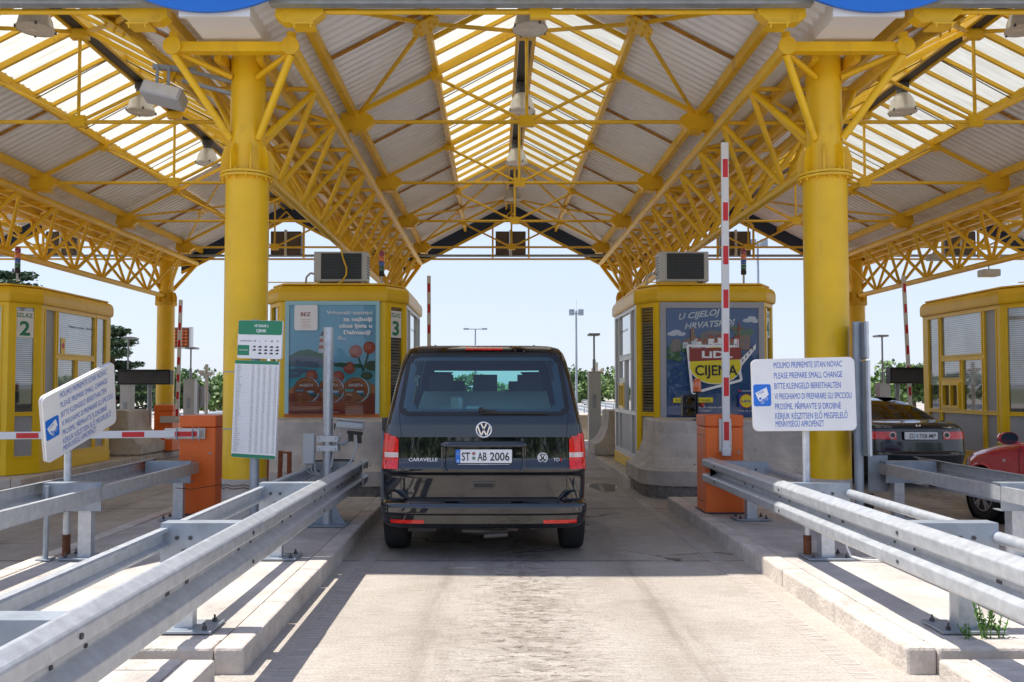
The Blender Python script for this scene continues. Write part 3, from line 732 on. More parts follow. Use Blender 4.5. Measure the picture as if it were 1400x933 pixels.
# ================================================================== TOLL BOOTHS
rotZ = lambda a: Matrix.Rotation(a, 3, 'Z')
def wall_cells(root, p0, p1, cells, frame_m, zlo, zhi, proud=.03):
    """wall from p0 to p1 (plan, outward normal to the right of p0->p1 ... facing away from booth centre)"""
    p0, p1 = Vector((*p0, 0)), Vector((*p1, 0)); d = (p1-p0); L = d.length; ux = d/L
    nrm = Vector((ux.y, -ux.x, 0))
    def T(u, v, z): return p0+ux*u+nrm*v+Vector((0, 0, z))
    def slab(mb, u0, u1, z0, z1, v0, v1):
        vs = [T(u, v, z) for z in (z0, z1) for v in (v0, v1) for u in (u0, u1)]
        mb.add(vs, [(0, 1, 3, 2), (4, 6, 7, 5), (0, 4, 5, 1), (2, 3, 7, 6), (0, 2, 6, 4), (1, 5, 7, 3)])
    # frame members fill everything between the cells: cut wall into a u/z grid
    us = sorted({0, L} | {c[0] for c in cells} | {c[1] for c in cells}); zz = sorted({zlo, zhi} | {c[2] for c in cells} | {c[3] for c in cells})
    fm = MB()
    for a, b in zip(us, us[1:]):
        run = None
        for z0, z1 in zip(zz, zz[1:]):
            mu, mz = (a+b)/2, (z0+z1)/2
            cell = any(c[0] < mu < c[1] and c[2] < mz < c[3] for c in cells)
            if not cell:
                run = (run[0], z1) if run else (z0, z1)
            if cell and run: slab(fm, a, b, run[0], run[1], -.05, 0); run = None
        if run: slab(fm, a, b, run[0], run[1], -.05, 0)
    for c in cells:      # raised bead round each pane
        u0, u1, z0, z1 = c[:4]
        for q in ((u0-.022, u0, z0-.022, z1+.022), (u1, u1+.022, z0-.022, z1+.022), (u0, u1, z0-.022, z0), (u0, u1, z1, z1+.022)):
            slab(fm, *q, .0, .012)
    fm.build('wall_frame', frame_m, root)
    for u0, u1, z0, z1, kind in cells:
        if kind == 'service':
            g = MB(); slab(g, u0, u1, z0, z1, -.05, -.03); w_ = g.build('service_window', 'blind', root)
            f = MB()
            for a, b in ((u0, u0+.05), ((u0+u1)/2-.025, (u0+u1)/2+.025), (u1-.05, u1)): slab(f, a, b, z0, z1, -.03, .03)
            for a, b in ((z0, z0+.05), (z1-.05, z1)): slab(f, u0+.05, (u0+u1)/2-.025, a, b, -.03, .03); slab(f, (u0+u1)/2+.025, u1-.05, a, b, -.03, .03)
            f.build('window_frame', 'yellow_frame', w_)
        else:
            mm = {'win': 'blind', 'dark': 'blinddark', 'panel': 'greypanel'}[kind]
            g = MB(); slab(g, u0, u1, z0, z1, -.045, -.025)
            g.build('panel' if kind == 'panel' else 'window', mm, root)
    return T, nrm
HB, CX, CY, LB_ = 1.17, .30, .45, 3.42
def build_booth(xc, label, num, side_style, poster):
    """side_style: frame material of (left, right) walls"""
    root = thing('toll_booth', label, 'toll booth', (xc, 13.55, .15), 0, 'yellow toll booths')
    zt = 2.87; h = HB; Y1 = LB_
    pts = [(-h+CX, 0), (h-CX, 0), (h, CY), (h, Y1-CY), (h-CX, Y1), (-h+CX, Y1), (-h, Y1-CY), (-h, CY)]   # counter-clockwise from front left
    c = MB(); ins = [(x*.93, .09+y*.955) for x, y in pts]
    c.loft([[(x, y, .0) for x, y in ins], [(x, y, zt) for x, y in ins]], smooth=False); c.build('inner_shell', 'darkgrey', root)
    sk = MB(); sk.loft([[(x*1.012, (y-1.95)*1.008+1.95, .0) for x, y in pts], [(x*1.012, (y-1.95)*1.008+1.95, .20) for x, y in pts]], smooth=False)
    sk.build('plinth', 'yellow_frame', root, bevel=.008)
    # fascia with rolled top edge
    f = MB()
    def ring(o, z): return [(x*(1+o/1.17), (y-1.95)*(1+o/1.95)+1.95, z) for x, y in pts]
    f.loft([ring(.0, zt), ring(.035, zt), ring(.045, zt+.06), ring(.045, zt+.16), ring(.03, zt+.22), ring(-.01, zt+.265), ring(-.09, zt+.285)], smooth=False)
    fo = f.build('fascia', 'yellow', root, bevel=.03, seg=3)
    r = MB(); r.loft([ring(-.05, zt+.286), ring(-.04, zt+.29), ring(-.04, zt+.315), ring(-.07, zt+.32)], smooth=False)
    r.box(-h*.95, -h*.2, -.0, .03, zt+.32, zt+.335); r.build('roof', 'yellow_steel', root)
    # side cells, u measured from the near corner
    side = [(.13, .50, 1.04, zt-.07, 'panel'), (.13, .50, .30, .97, 'panel'), (.60, 2.08, 2.06, zt-.07, 'win'), (.60, 1.28, 1.04, 1.95, 'win'),
            (1.38, 2.08, 1.63, 1.95, 'win'), (1.40, 2.06, 1.06, 1.54, 'service'), (.60, 2.08, .30, .97, 'panel'), (2.18, 2.60, 1.04, zt-.07, 'win'), (2.18, 2.60, .30, .97, 'panel')]
    Lside = Y1-2*CY; q_ = Lside/2.83
    side = [(a*q_, b*q_, z0, z1, k) for a, b, z0, z1, k in side]
    # left wall: outward normal -X ; walk from far to near
    cells = [(Lside-b, Lside-a, z0, z1, k) for a, b, z0, z1, k in side]
    wall_cells(root, (-h, Y1-CY), (-h, CY), cells, side_style[0], .20, zt)
    wall_cells(root, (h, CY), (h, Y1-CY), side, side_style[1], .20, zt)
    lc = math.hypot(CX, CY)
    cw = 'win' if num in (2, 5) else 'dark'
    ch = [(.12, lc-.12, 1.04, zt-.07, cw), (.12, lc-.12, .30, .97, 'panel')]
    wall_cells(root, (-h, CY), (-h+CX, 0), ch, 'yellow_frame', .20, zt)
    TR, nR = wall_cells(root, (h-CX, 0), (h, CY), ch, 'yellow_frame', .20, zt)
    wall_cells(root, (h, Y1-CY), (h-CX, Y1), ch, 'yellow_frame', .20, zt)
    wall_cells(root, (-h+CX, Y1), (-h, Y1-CY), ch, 'yellow_frame', .20, zt)
    wall_cells(root, (h-CX, Y1), (-h+CX, Y1), [(.15, 1.6, 1.04, zt-.1, 'win')], 'yellow_frame', .20, zt)
    fw = 2*(h-CX)
    wall_cells(root, (-h+CX, 0), (h-CX, 0), [] if poster else [(.12, fw-.12, 1.04, zt-.07, 'win'), (.12, fw-.12, .30, .97, 'panel')], 'yellow_frame', .20, zt)
    # exit number plate in the right chamfer window
    if num in (2, 3, 4):
        a = math.atan2(CY, CX); rot = rotZ(a); w0 = lc/2-.13
        pm = MB(); wp = .29
        vs = []
        def P(u, v, z): return TR(u, v, z)
        u0, u1, z0, z1 = lc/2-wp/2, lc/2+wp/2, zt-.58, zt-.13
        vs = [P(u, v, z) for z in (z0, z1) for v in (-.022, -.012) for u in (u0, u1)]
        pm.add(vs, [(0, 1, 3, 2), (4, 6, 7, 5), (0, 4, 5, 1), (2, 3, 7, 6), (0, 2, 6, 4), (1, 5, 7, 3)])
        pl = pm.build('exit_plate', 'signwhite', root)
        text('IZLAZ', wp*.88, .07, 'green', pl, P(u0+wp*.06, -.010, z1-.105), rot=rot, name='lettering', bold=.02)
        text(str(num), .17, .24, 'green', pl, P((u0+u1)/2, -.010, z0+.045), rot=rot, align='CENTER', name='exit_number', bold=.03)
    return root
b3 = build_booth(ISL[0], 'yellow toll booth marked 3 with a tinned food advertisement on its front', 3, ('yellow_frame', 'alu'), True)
b4 = build_booth(ISL[1]+.02, 'yellow toll booth marked 4 with a blue supermarket price advertisement on its front', 4, ('alu', 'yellow_frame'), True)
b2 = build_booth(ISL[2], 'yellow toll booth marked 2 at the left edge', 2, ('yellow_frame', 'yellow_frame'), False)
b5 = build_booth(ISL[3], 'yellow toll booth with grey panels at the right edge, beside the dark sedan', 5, ('yellow_frame', 'yellow_frame'), False)
# faint stickers on the side windows
m = MB(); m.box(HB-.024, HB-.020, 1.15, 2.3, 2.62, 2.66)
for bb, x, ya in ((b2, HB, .45+.95),):
    rr = rotZ(R(90))
    text('Naplatna postaja   ZADAR 2', .95, .045, 'ink', bb, (x-.018, ya, 2.55), rot=rr)
    q = MB(); q.box(x-.02, x-.016, ya-.28, ya-.14, 2.06, 2.34); q.build('warning_sticker', 'yellow_frame', bb)
    q = MB(); q.lathe([(.05, 0), (.05, .002)], (x-.016, ya-.21, 2.20), 16, axis='x'); q.build('sticker_mark', 'red', bb)
for bb, sx in ((b3, 1), (b4, -1)):
    rr = rotZ(R(90*sx))
    text('Naplatna postaja  ZADAR 2', .9, .045, 'darkgrey', bb, (sx*(HB-.018), .45+(1.0 if sx > 0 else 1.9), 2.5), rot=rr)

# ------------------------------------------------------------------ posters
def poster_base(bb, fm, x0, x1, z0, z1, fw_, inner_m):
    y = -.016
    f = MB()
    for a in ((x0, x1, z0, z0+fw_), (x0, x1, z1-fw_, z1), (x0, x0+fw_, z0+fw_, z1-fw_), (x1-fw_, x1, z0+fw_, z1-fw_)):
        f.box(a[0], a[1], y-.05, y, a[2], a[3])
    fo = f.build('poster_frame', fm, bb, bevel=.006)
    p = MB(); p.box(x0+fw_, x1-fw_, y-.012, y-.004, z0+fw_, z1-fw_); po = p.build('poster', inner_m, bb)
    return fo, po, (x0+fw_, x1-fw_, z0+fw_, z1-fw_), y-.012
def art_tools(po, box, y):
    X0, X1, Z0, Z1 = box; W_, H_ = X1-X0, Z1-Z0
    st = {'k': 0}
    def px(u, v): return (X0+u*W_, Z0+v*H_)
    def shape(pts, m, name='print'):
        st['k'] += 1; d = .0006*st['k']
        # clip to the poster rectangle
        P = [px(*q) for q in pts]
        for ax, lim, sg in ((0, X0, 1), (0, X1, -1), (1, Z0, 1), (1, Z1, -1)):
            Q = []
            for i in range(len(P)):
                a, b = P[i-1], P[i]; ia, ib = (a[ax]-lim)*sg >= 0, (b[ax]-lim)*sg >= 0
                if ia != ib:
                    t = (lim-a[ax])/(b[ax]-a[ax]); Q.append((a[0]+(b[0]-a[0])*t, a[1]+(b[1]-a[1])*t))
                if ib: Q.append(b)
            P = Q
            if not P: return
        mb = MB(); n = len(P)
        mb.add([(a, y-d, b) for a, b in P], [tuple(range(n))]); return mb.build(name, m, po)
    def tx(s, u, v, wu, hv, m, align='LEFT', shear=0, bold=0., rot=None):
        st['k'] += 1; a, b = px(u, v)
        return text(s, wu*W_ if wu else None, hv*H_ if hv else None, m, po, (a, y-.0006*st['k']-.0012, b), align=align, shear=shear, bold=bold, rot=rot)
    return shape, tx, W_/H_
def blob(u, v, ru, rv, n=20, j=0.): return [(u+ru*(1+random.uniform(-j, j))*math.cos(2*math.pi*i/n), v+rv*(1+random.uniform(-j, j))*math.sin(2*math.pi*i/n)) for i in range(n)]

flat('skyblue', (.26, .60, .78)); flat('paleblue', (.50, .75, .85)); flat('hillgreen', (.05, .19, .12)); flat('rockgrey', (.13, .18, .28)); flat('seateal', (.08, .44, .54))
flat('seateal2', (.12, .46, .52)); flat('tomato', (.50, .07, .04)); flat('tomatolight', (.62, .16, .10)); flat('tinbrown', (.36, .085, .025)); flat('tinlight', (.55, .20, .07)); flat('fieldred', (.30, .035, .02))
flat('fieldorange', (.62, .17, .03)); flat('leafdk', (.02, .11, .06)); flat('teal', (.05, .42, .42)); flat('tinblue', (.03, .16, .38)); flat('deepblue', (.03, .12, .34)); flat('brightyellow', (.80, .66, .02))
flat('bannerred', (.28, .04, .035)); flat('artwhite', (.86, .87, .88)); flat('stonebrown', (.26, .18, .13)); flat('rooforange', (.38, .11, .06)); flat('treegreen', (.06, .20, .06)); flat('logoblue', (.01, .06, .32)); flat('logored', (.65, .02, .02))
flat('teaframe', (.36, .62, .70))
fo, po, bx, y = poster_base(b3, 'teaframe', -.78, .78, .92, 2.88, .07, 'skyblue')
f2 = MB(); f2.box(-.78, .78, -.068, -.062, .85, 1.02); f2.build('lower_band', 'fieldorange', b3)
f2 = MB(); f2.box(-.80, .78, -.03, -.017, .80, .85); f2.build('pale_strip', 'teaframe', b3)
sh, tx, asp = art_tools(po, bx, y)
A = asp
sh([(0, .46), (0, .54), (.10, .585), (.22, .60), (.34, .57), (.46, .555), (.46, .46)], 'hillgreen')
sh([(0, .44), (0, .53), (.25, .535), (.50, .50), (.55, .46), (.35, .42)], 'rockgrey')
sh([(0, .20), (0, .445), (.3, .43), (.6, .45), (1, .42), (1, .20)], 'seateal')
for u, v, ru in ((.05, .37, .16), (.25, .40, .2), (.58, .43, .18), (.4, .33, .25), (.9, .35, .2)): sh(blob(u, v, ru, .012, 14, .2), 'seateal2')
for u, v, ru in ((.12, .405, .2), (.03, .36, .10), (.62, .455, .12), (.13, .385, .03)): sh(blob(u, v, ru, .02, 16, .15), 'rockgrey')
# lighthouse
lx = .39
for i, (z0, z1) in enumerate(((.565, .605), (.605, .635), (.635, .665), (.665, .695), (.695, .72))):
    w0 = .055-.02*(z0-.565)/.155; w1 = .055-.02*(z1-.565)/.155
    sh([(lx-w0, z0), (lx+w0, z0), (lx+w1, z1), (lx-w1, z1)], 'artwhite' if i % 2 == 0 else 'tomatolight')
sh([(lx-.045, .72), (lx+.045, .72), (lx+.045, .728), (lx-.045, .728)], 'rockgrey'); sh([(lx-.02, .728), (lx+.02, .728), (lx+.02, .752), (lx, .765), (lx-.02, .752)], 'bannerred')
sh([(.56, .685), (.67, .685), (.66, .70), (.62, .705), (.60, .72), (.56, .725)], 'artwhite')
# tomatoes and stems
for a, b in (((.86, .40), (.80, .53)), ((.86, .40), (.93, .60)), ((.86, .44), (.74, .46))):
    d = Vector((b[0]-a[0], b[1]-a[1])); n = Vector((-d.y, d.x)).normalized()*.010
    sh([(a[0]+n.x, a[1]+n.y), (a[0]-n.x, a[1]-n.y), (b[0]-n.x, b[1]-n.y), (b[0]+n.x, b[1]+n.y)], 'leafdk')
for u, v, r in ((.77, .58, .075), (.93, .615, .072), (.70, .43, .07), (.26, .355, .07), (.57, .35, .07)):
    sh(blob(u, v, r, r*A), 'tomato'); sh(blob(u-.015, v+.01, r*.65, r*.55*A), 'tomatolight')
for u, v, ru, rv in ((.60, .46, .08, .02), (.80, .45, .06, .02), (.97, .45, .09, .045), (.90, .36, .07, .035)): sh(blob(u, v, ru, rv), 'leafdk')
# foreground fields
sh([(0, 0), (0, .235), (.15, .31), (.5, .27), (.85, .33), (1, .27), (1, 0)], 'tinlight'); sh([(0, 0), (0, .20), (1, .20), (1, 0)], 'fieldred')
for (u, rim, lab, lt) in ((.20, 'tinblue', 'rockgrey', 'Sardina'), (.485, 'tinblue', 'tinblue', 'Tuna'), (.775, 'teal', 'teal', 'Tuna')):
    r = .145
    sh(blob(u+.022, .232, r*1.02, r*A*1.02, 30), rim); sh(blob(u+.012, .232, r, r*A, 30), 'artwhite'); sh(blob(u, .232, r, r*A, 30), 'tinbrown'); sh(blob(u, .236, r*.88, r*.86*A, 30), 'tinlight'); sh(blob(u, .225, r*.86, r*.80*A, 30), 'tinbrown')
    tx('ARGETA', u-.085, .262, .17, .026, 'artwhite', bold=.025)
    sh([(u-.12, .215), (u-.02, .215), (u-.02, .240), (u-.12, .240)], lab); tx(lt, u-.112, .221, .075, .012, 'artwhite')
    for k in range(3): sh(blob(u+.05+.02*k, .215-.018*k, .045, .010, 10), ('paleblue', 'tinblue', 'leafdk')[k])
    tx('95 g', u-.095, .185, .05, .010, 'artwhite')
for k in range(5): sh([(.12, .125-.015*k), (.88-.02*k, .125-.015*k), (.88-.02*k, .128-.015*k), (.12, .128-.015*k)], 'tinlight')
tx('argeta.hr', .42, .028, .17, .010, 'artwhite')
# heading and side box
sh(rrect(.06, .33, .77, 1.0, .02), 'artwhite')
tx('BEZ', .135, .90, .115, .034, 'bannerred', bold=.02)
for k, s in enumerate(('UMJETNIH', 'POJACIVACA', 'OKUSA', 'KONZERVANSA', 'GLUTENA')): tx(s, .195, .865-.019*k, .115 if len(s) > 6 else .07, .008, 'tomatolight', align='CENTER')
for k, (s, wu) in enumerate((('Vrhunski sastojci', .53), ('za najbolji', .34), ('okus ljeta u', .385), ('Dalmaciji', .31))):
    tx(s, .965 if k < 3 else .945, .915-.060*k, wu, .036, 'artwhite', align='RIGHT', bold=.012 if k == 0 else .035)
sh(blob(.957, .740, .009, .009*A, 10), 'bannerred')
g_ = MB(); g_.add([(bx[0], y-.046, bx[2]), (bx[1], y-.046, bx[2]), (bx[1], y-.046, bx[3]), (bx[0], y-.046, bx[3])], [(0, 1, 2, 3)]); g_.build('poster_glass', 'posterglass', b3)

fo, po, bx, y = poster_base(b4, 'greypanel', -.86, .86, .86, 2.86, .10, 'deepblue')
f2 = MB(); f2.box(-.84, .84, -.03, -.017, .79, .85); f2.build('pale_strip', 'teaframe', b4)
sh, tx, A = art_tools(po, bx, y)
for k in range(10): sh([(0, .30+.045*k), (1, .31+.045*k), (1, .312+.045*k), (0, .302+.045*k)], 'tinblue')
hand = None
tx('U CIJELOJ', .14, .895, .46, .056, 'artwhite', shear=.35, bold=.03, rot=Matrix.Rotation(R(-7), 3, 'Y'))
tx('HRVATSKOJ', .20, .808, .56, .056, 'artwhite', shear=.35, bold=.03, rot=Matrix.Rotation(R(-5), 3, 'Y'))
for u, v in ((.11, .765), (.93, .89)):
    for k in range(6): sh(blob(u+random.uniform(-.06, .06), v+random.uniform(-.012, .02), .05, .018, 12, .15), 'artwhite')
# town skyline
for k in range(14): sh(blob(.09+random.uniform(-.04, .10), .59+random.uniform(-.06, .07), .05, .03, 12, .2), 'treegreen')
for k in range(10): sh(blob(.84+random.uniform(-.10, .10), .79+random.uniform(-.03, .03), .05, .022, 12, .2), 'treegreen')
sh(blob(.11, .66, .06, .07, 9, .25), 'stonebrown')
sh([(.36, .66), (.38, .77), (.50, .80), (.66, .775), (.68, .66)], 'stonebrown')
for r_ in range(2):
    for k in range(7): sh(blob(.42+.038*k, .745-.035*r_, .011, .012, 10), 'bannerred')
for k in range(11):
    u = .17+.055*k+random.uniform(-.01, .01); h_ = random.uniform(.04, .09); w_ = random.uniform(.04, .07)
    sh([(u, .63), (u+w_, .63), (u+w_, .64+h_), (u, .64+h_)], random.choice(('artwhite', 'stonebrown', 'artwhite')))
    sh([(u-.008, .64+h_), (u+w_+.008, .64+h_), (u+w_/2, .675+h_)], 'rooforange')
    for q in range(2): sh([(u+.012+.02*q, .65), (u+.02+.02*q, .65), (u+.02+.02*q, .67), (u+.012+.02*q, .67)], 'rockgrey')
sh([(.26, .70), (.30, .70), (.30, .80), (.28, .83), (.26, .80)], 'stonebrown')
sh([(.78, .62), (.90, .62), (.90, .75), (.78, .75)], 'stonebrown')
for r_ in range(3):
    for k in range(3): sh([(.80+.033*k, .635+.035*r_), (.815+.033*k, .635+.035*r_), (.815+.033*k, .655+.035*r_), (.80+.033*k, .655+.035*r_)], 'rockgrey')
for s in (-1, 1): sh([(.77+.012*s, .66), (.775+.012*s, .66), (.79, .88), (.785, .88)], 'tomato')
sh([(.72, .80), (.84, .815), (.84, .819), (.72, .805)], 'tomato')
sh([(.78, .44), (.96, .63), (.96, .67), (.78, .52)], 'artwhite')
for k in range(4): sh([(.81+.035*k, .50+.035*k), (.825+.035*k, .515+.035*k), (.825+.035*k, .54+.035*k), (.81+.035*k, .525+.035*k)], 'rockgrey')
# tilted white frame, yellow disc and banner
def quadline(a, b, w_, m):
    d = Vector((b[0]-a[0], (b[1]-a[1])/A)); n = Vector((-d.y, d.x)).normalized()*w_
    sh([(a[0]+n.x, a[1]+n.y*A), (a[0]-n.x, a[1]-n.y*A), (b[0]-n.x, b[1]-n.y*A), (b[0]+n.x, b[1]+n.y*A)], m)
fr = [(.22, .655), (.74, .645), (.80, .34), (.27, .22)]
for i in range(4): quadline(fr[i], fr[(i+1) % 4], .014, 'artwhite')
sh(blob(.52, .475, .285, .285*A*.72, 40), 'artwhite'); sh(blob(.52, .475, .275, .275*A*.72, 40), 'brightyellow')
sh([(.24, .51), (.80, .53), (.80, .64), (.24, .63)], 'bannerred')
for k in range(5): sh([(.24, .53+.02*k), (.80, .548+.02*k), (.80, .551+.02*k), (.24, .533+.02*k)], 'rooforange')
tx('LiDL', .375, .545, .33, .062, 'artwhite', bold=.035); 
tx('CIJENA', .30, .385, .46, .095, 'ink', bold=.02)
sh([(.06, .135), (.49, .138), (.49, .182), (.06, .178)], 'brightyellow'); tx('Stup povjerenja', .085, .147, .38, .024, 'ink')
tx('krenuli diljem zemlje,', .30, .085, .36, .018, 'artwhite'); tx('isti smjer!', .30, .055, .16, .018, 'artwhite')
sh([(.765, .235), (.79, .235), (.79, .25), (.765, .25)], 'logored'); tx('GODINA', .80, .235, .13, .014, 'artwhite')
sh([(.765, .09), (.935, .09), (.935, .21), (.765, .21)], 'logoblue'); sh(blob(.85, .15, .075, .075*A, 26), 'logored'); sh(blob(.85, .15, .068, .068*A, 26), 'brightyellow'); tx('LiDL', .795, .138, .11, .022, 'logoblue', bold=.03)
tx('Vise za vas!', .76, .055, .17, .014, 'artwhite')
g_ = MB(); g_.add([(bx[0], y-.046, bx[2]), (bx[1], y-.046, bx[2]), (bx[1], y-.046, bx[3]), (bx[0], y-.046, bx[3])], [(0, 1, 2, 3)]); g_.build('poster_glass', 'posterglass', b4)

M['tomatorust'] = mat('orange_rust', (.30, .09, .03), .8, var=.4, scale=8)
# ------------------------------------------------------------------ roof equipment
def ac_unit(label, x, y, z, s, wid):
    t = thing('air_conditioner', label, 'air conditioner', (x, y, z), 0, 'air conditioners on the booth roofs')
    m = MB(); m.box(-wid/2, wid/2, 0, .34, .05, .56); m.box(-wid/2+.05, -wid/2+.1, .02, .3, 0, .05); m.box(wid/2-.1, wid/2-.05, .02, .3, 0, .05)
    m.build('casing', 'acgrey', t, bevel=.012)
    g0, g1 = (-wid/2+.13, wid/2-.09)
    g = MB(); g.box(g0, g1, -.006, 0, .09, .53); g.build('coil', 'acgrille', t)
    l = MB()
    for k in range(9): l.box(g0, g1, -.014, -.006, .10+.05*k, .108+.05*k)
    for k in range(7): l.box(g0+(g1-g0)*k/6-.003, g0+(g1-g0)*k/6+.003, -.018, -.014, .09, .53)
    l.build('guard_grille', 'darkgrey', t)
    v = MB()
    for k in range(8): v.box(s*(wid/2)-.002, s*(wid/2)+.006, .05, .3, .12+.05*k, .14+.05*k)
    v.build('side_louvre', 'darkgrey', t)
    p = MB(); pts = [(-wid/2, .2, .2), (-wid/2-.1, .2, .22), (-wid/2-.17, .2, .15), (-wid/2-.18, .2, -.0)]; p.path(pts, .018, 8); p.build('pipe', 'acgrey', t)
    return t
ac_unit('air conditioner on booth 3, a yellow cable hanging down its grille', -2.62, 13.85, 3.35, 1, .90)
ac_unit('air conditioner on booth 4 behind the raised boom', 3.22, 13.85, 3.35, -1, .84)
t = thing('cable', 'yellow cable hanging over the air conditioner of booth 3', 'cable', (-2.6, 13.8, 3.3))
m = MB(); pts = [(-2.62, 13.83, 4.03), (-2.60, 13.80, 3.95), (-2.56, 13.79, 3.78), (-2.50, 13.78, 3.62), (-2.50, 13.76, 3.50), (-2.56, 13.70, 3.38), (-2.64, 13.62, 3.32)]
m.path(pts, .014, 6); m.build('cord', 'yellow_steel', t, W=True)
def stack(label, x, y, z):
    t = thing('stack_light', label, 'stack light', (x, y, z), 0, 'coloured stack lights on the booth roofs')
    m = MB(); m.lathe([(.018, 0), (.018, .14)], n=12); m.build('stem', 'acgrey', t)
    for k, mm in enumerate(('black', 'sgreen', 'sblue', 'sorange', 'sred')):
        q = MB(); q.lathe([(.042, .14+.085*k+.002), (.045, .145+.085*k), (.045, .218+.085*k), (.042, .222+.085*k)], n=20); q.build('lamp_base' if k == 0 else 'lens', mm, t)
    q = MB(); q.lathe([(.045, .566), (.03, .585)], n=20); q.build('cap', 'sred', t)
    return t
M['sgreen'] = mat('green_lens', (.02, .14, .07), .15, coat=1); M['sblue'] = mat('blue_lens', (.02, .10, .40), .15, coat=1)
M['sorange'] = mat('orange_lens', (.75, .16, .02), .15, coat=1); M['sred'] = mat('red_lens', (.32, .01, .03), .15, coat=1)
stack('stack light on booth 3, left of the van', -1.93, 13.95, 3.36)
stack('stack light on booth 4, right of the raised boom', 4.20, 13.75, 3.36)
stack('stack light on the leftmost booth marked 2', -8.1, 13.85, 3.40)

# ------------------------------------------------------------------ concrete bumpers
def bumper(label, xc, y0, sgn, group='flared concrete bumpers at the booth ends'):
    """flared, rounded block; the flare looks towards sgn (-1: towards the camera)"""
    t = thing('concrete_bumper', label, 'concrete bumper', (xc, y0, 0), 0, group)
    def sec(hw, dy, z, r):
        P = []; y1 = 1.1; d0 = -dy
        r = min(r, hw)
        for cx, a0 in ((hw-r, -90), (-hw+r, 180)):
            pass
        for i in range(9): a = R(180+90*i/8); P.append((-hw+r+r*math.cos(a), d0+r+r*math.sin(a)))
        for i in range(9): a = R(270+90*i/8); P.append((hw-r+r*math.cos(a), d0+r+r*math.sin(a)))
        P += [(hw, y1), (-hw, y1)]
        return [(x, y if sgn < 0 else -y, z) for x, y in P]
    m = MB()
    prof = [(1.46, .62, .19, .55), (1.46, .62, .40, .55), (1.40, .56, .415, .5), (1.33, .48, .47, .45), (1.25, .38, .58, .40), (1.19, .28, .74, .34), (1.165, .22, .92, .30), (1.16, .20, 1.09, .28), (1.14, .18, 1.11, .26)]
    m.loft([sec(*p) for p in prof], smooth=False)
    o = m.build('block', 'concrete', t, bevel=.006)
    m = MB(); m.loft([sec(1.40, .56, -.02, .5), sec(1.42, .58, .19, .5)], smooth=False); m.build('foot', 'roughconc', t)
    return t
bumper('grey concrete bumper before booth 3, left of the van', ISL[0]-.02, 12.35, -1)
bumper('grey concrete bumper before booth 4, behind the orange cabinet', ISL[1]+.03, 12.35, -1)
bumper('brown concrete bumper behind booth 2 at the left', ISL[2], 18.45, 1)
bumper('small concrete bumper behind booth 4 beside the van', ISL[1], 18.45, 1)
for o in ():
    pass

# ================================================================== GUARDRAILS
WP = [(0, -.006), (.014, .0), (.07, -.028), (.082, -.04), (.082, -.10), (.07, -.112), (.014, -.142), (.014, -.170), (.07, -.200), (.082, -.212), (.082, -.272), (.07, -.284), (.014, -.312), (0, -.306)]
def sweep(mb, prof, path, out, z, th=.004):
    """path: plan points; out = +1 if the waves face left of travel, -1 right"""
    pr = prof+([(a-.008, b) for a, b in reversed(prof)] if th else [])
    secs = []
    for i, p in enumerate(path):
        p = Vector(p); a = Vector(path[max(0, i-1)]); b = Vector(path[min(len(path)-1, i+1)])
        d = (b-a).normalized(); n = Vector((-d.y, d.x))*out
        secs.append([(p.x+n.x*o, p.y+n.y*o, z+h) for o, h in pr])
    mb.loft(secs, smooth=False)
CP = [(0, 0), (.045, 0), (.05, -.012), (.05, -.02), (.018, -.035), (.018, -.085), (.05, -.10), (.05, -.108), (.045, -.12), (0, -.12)]
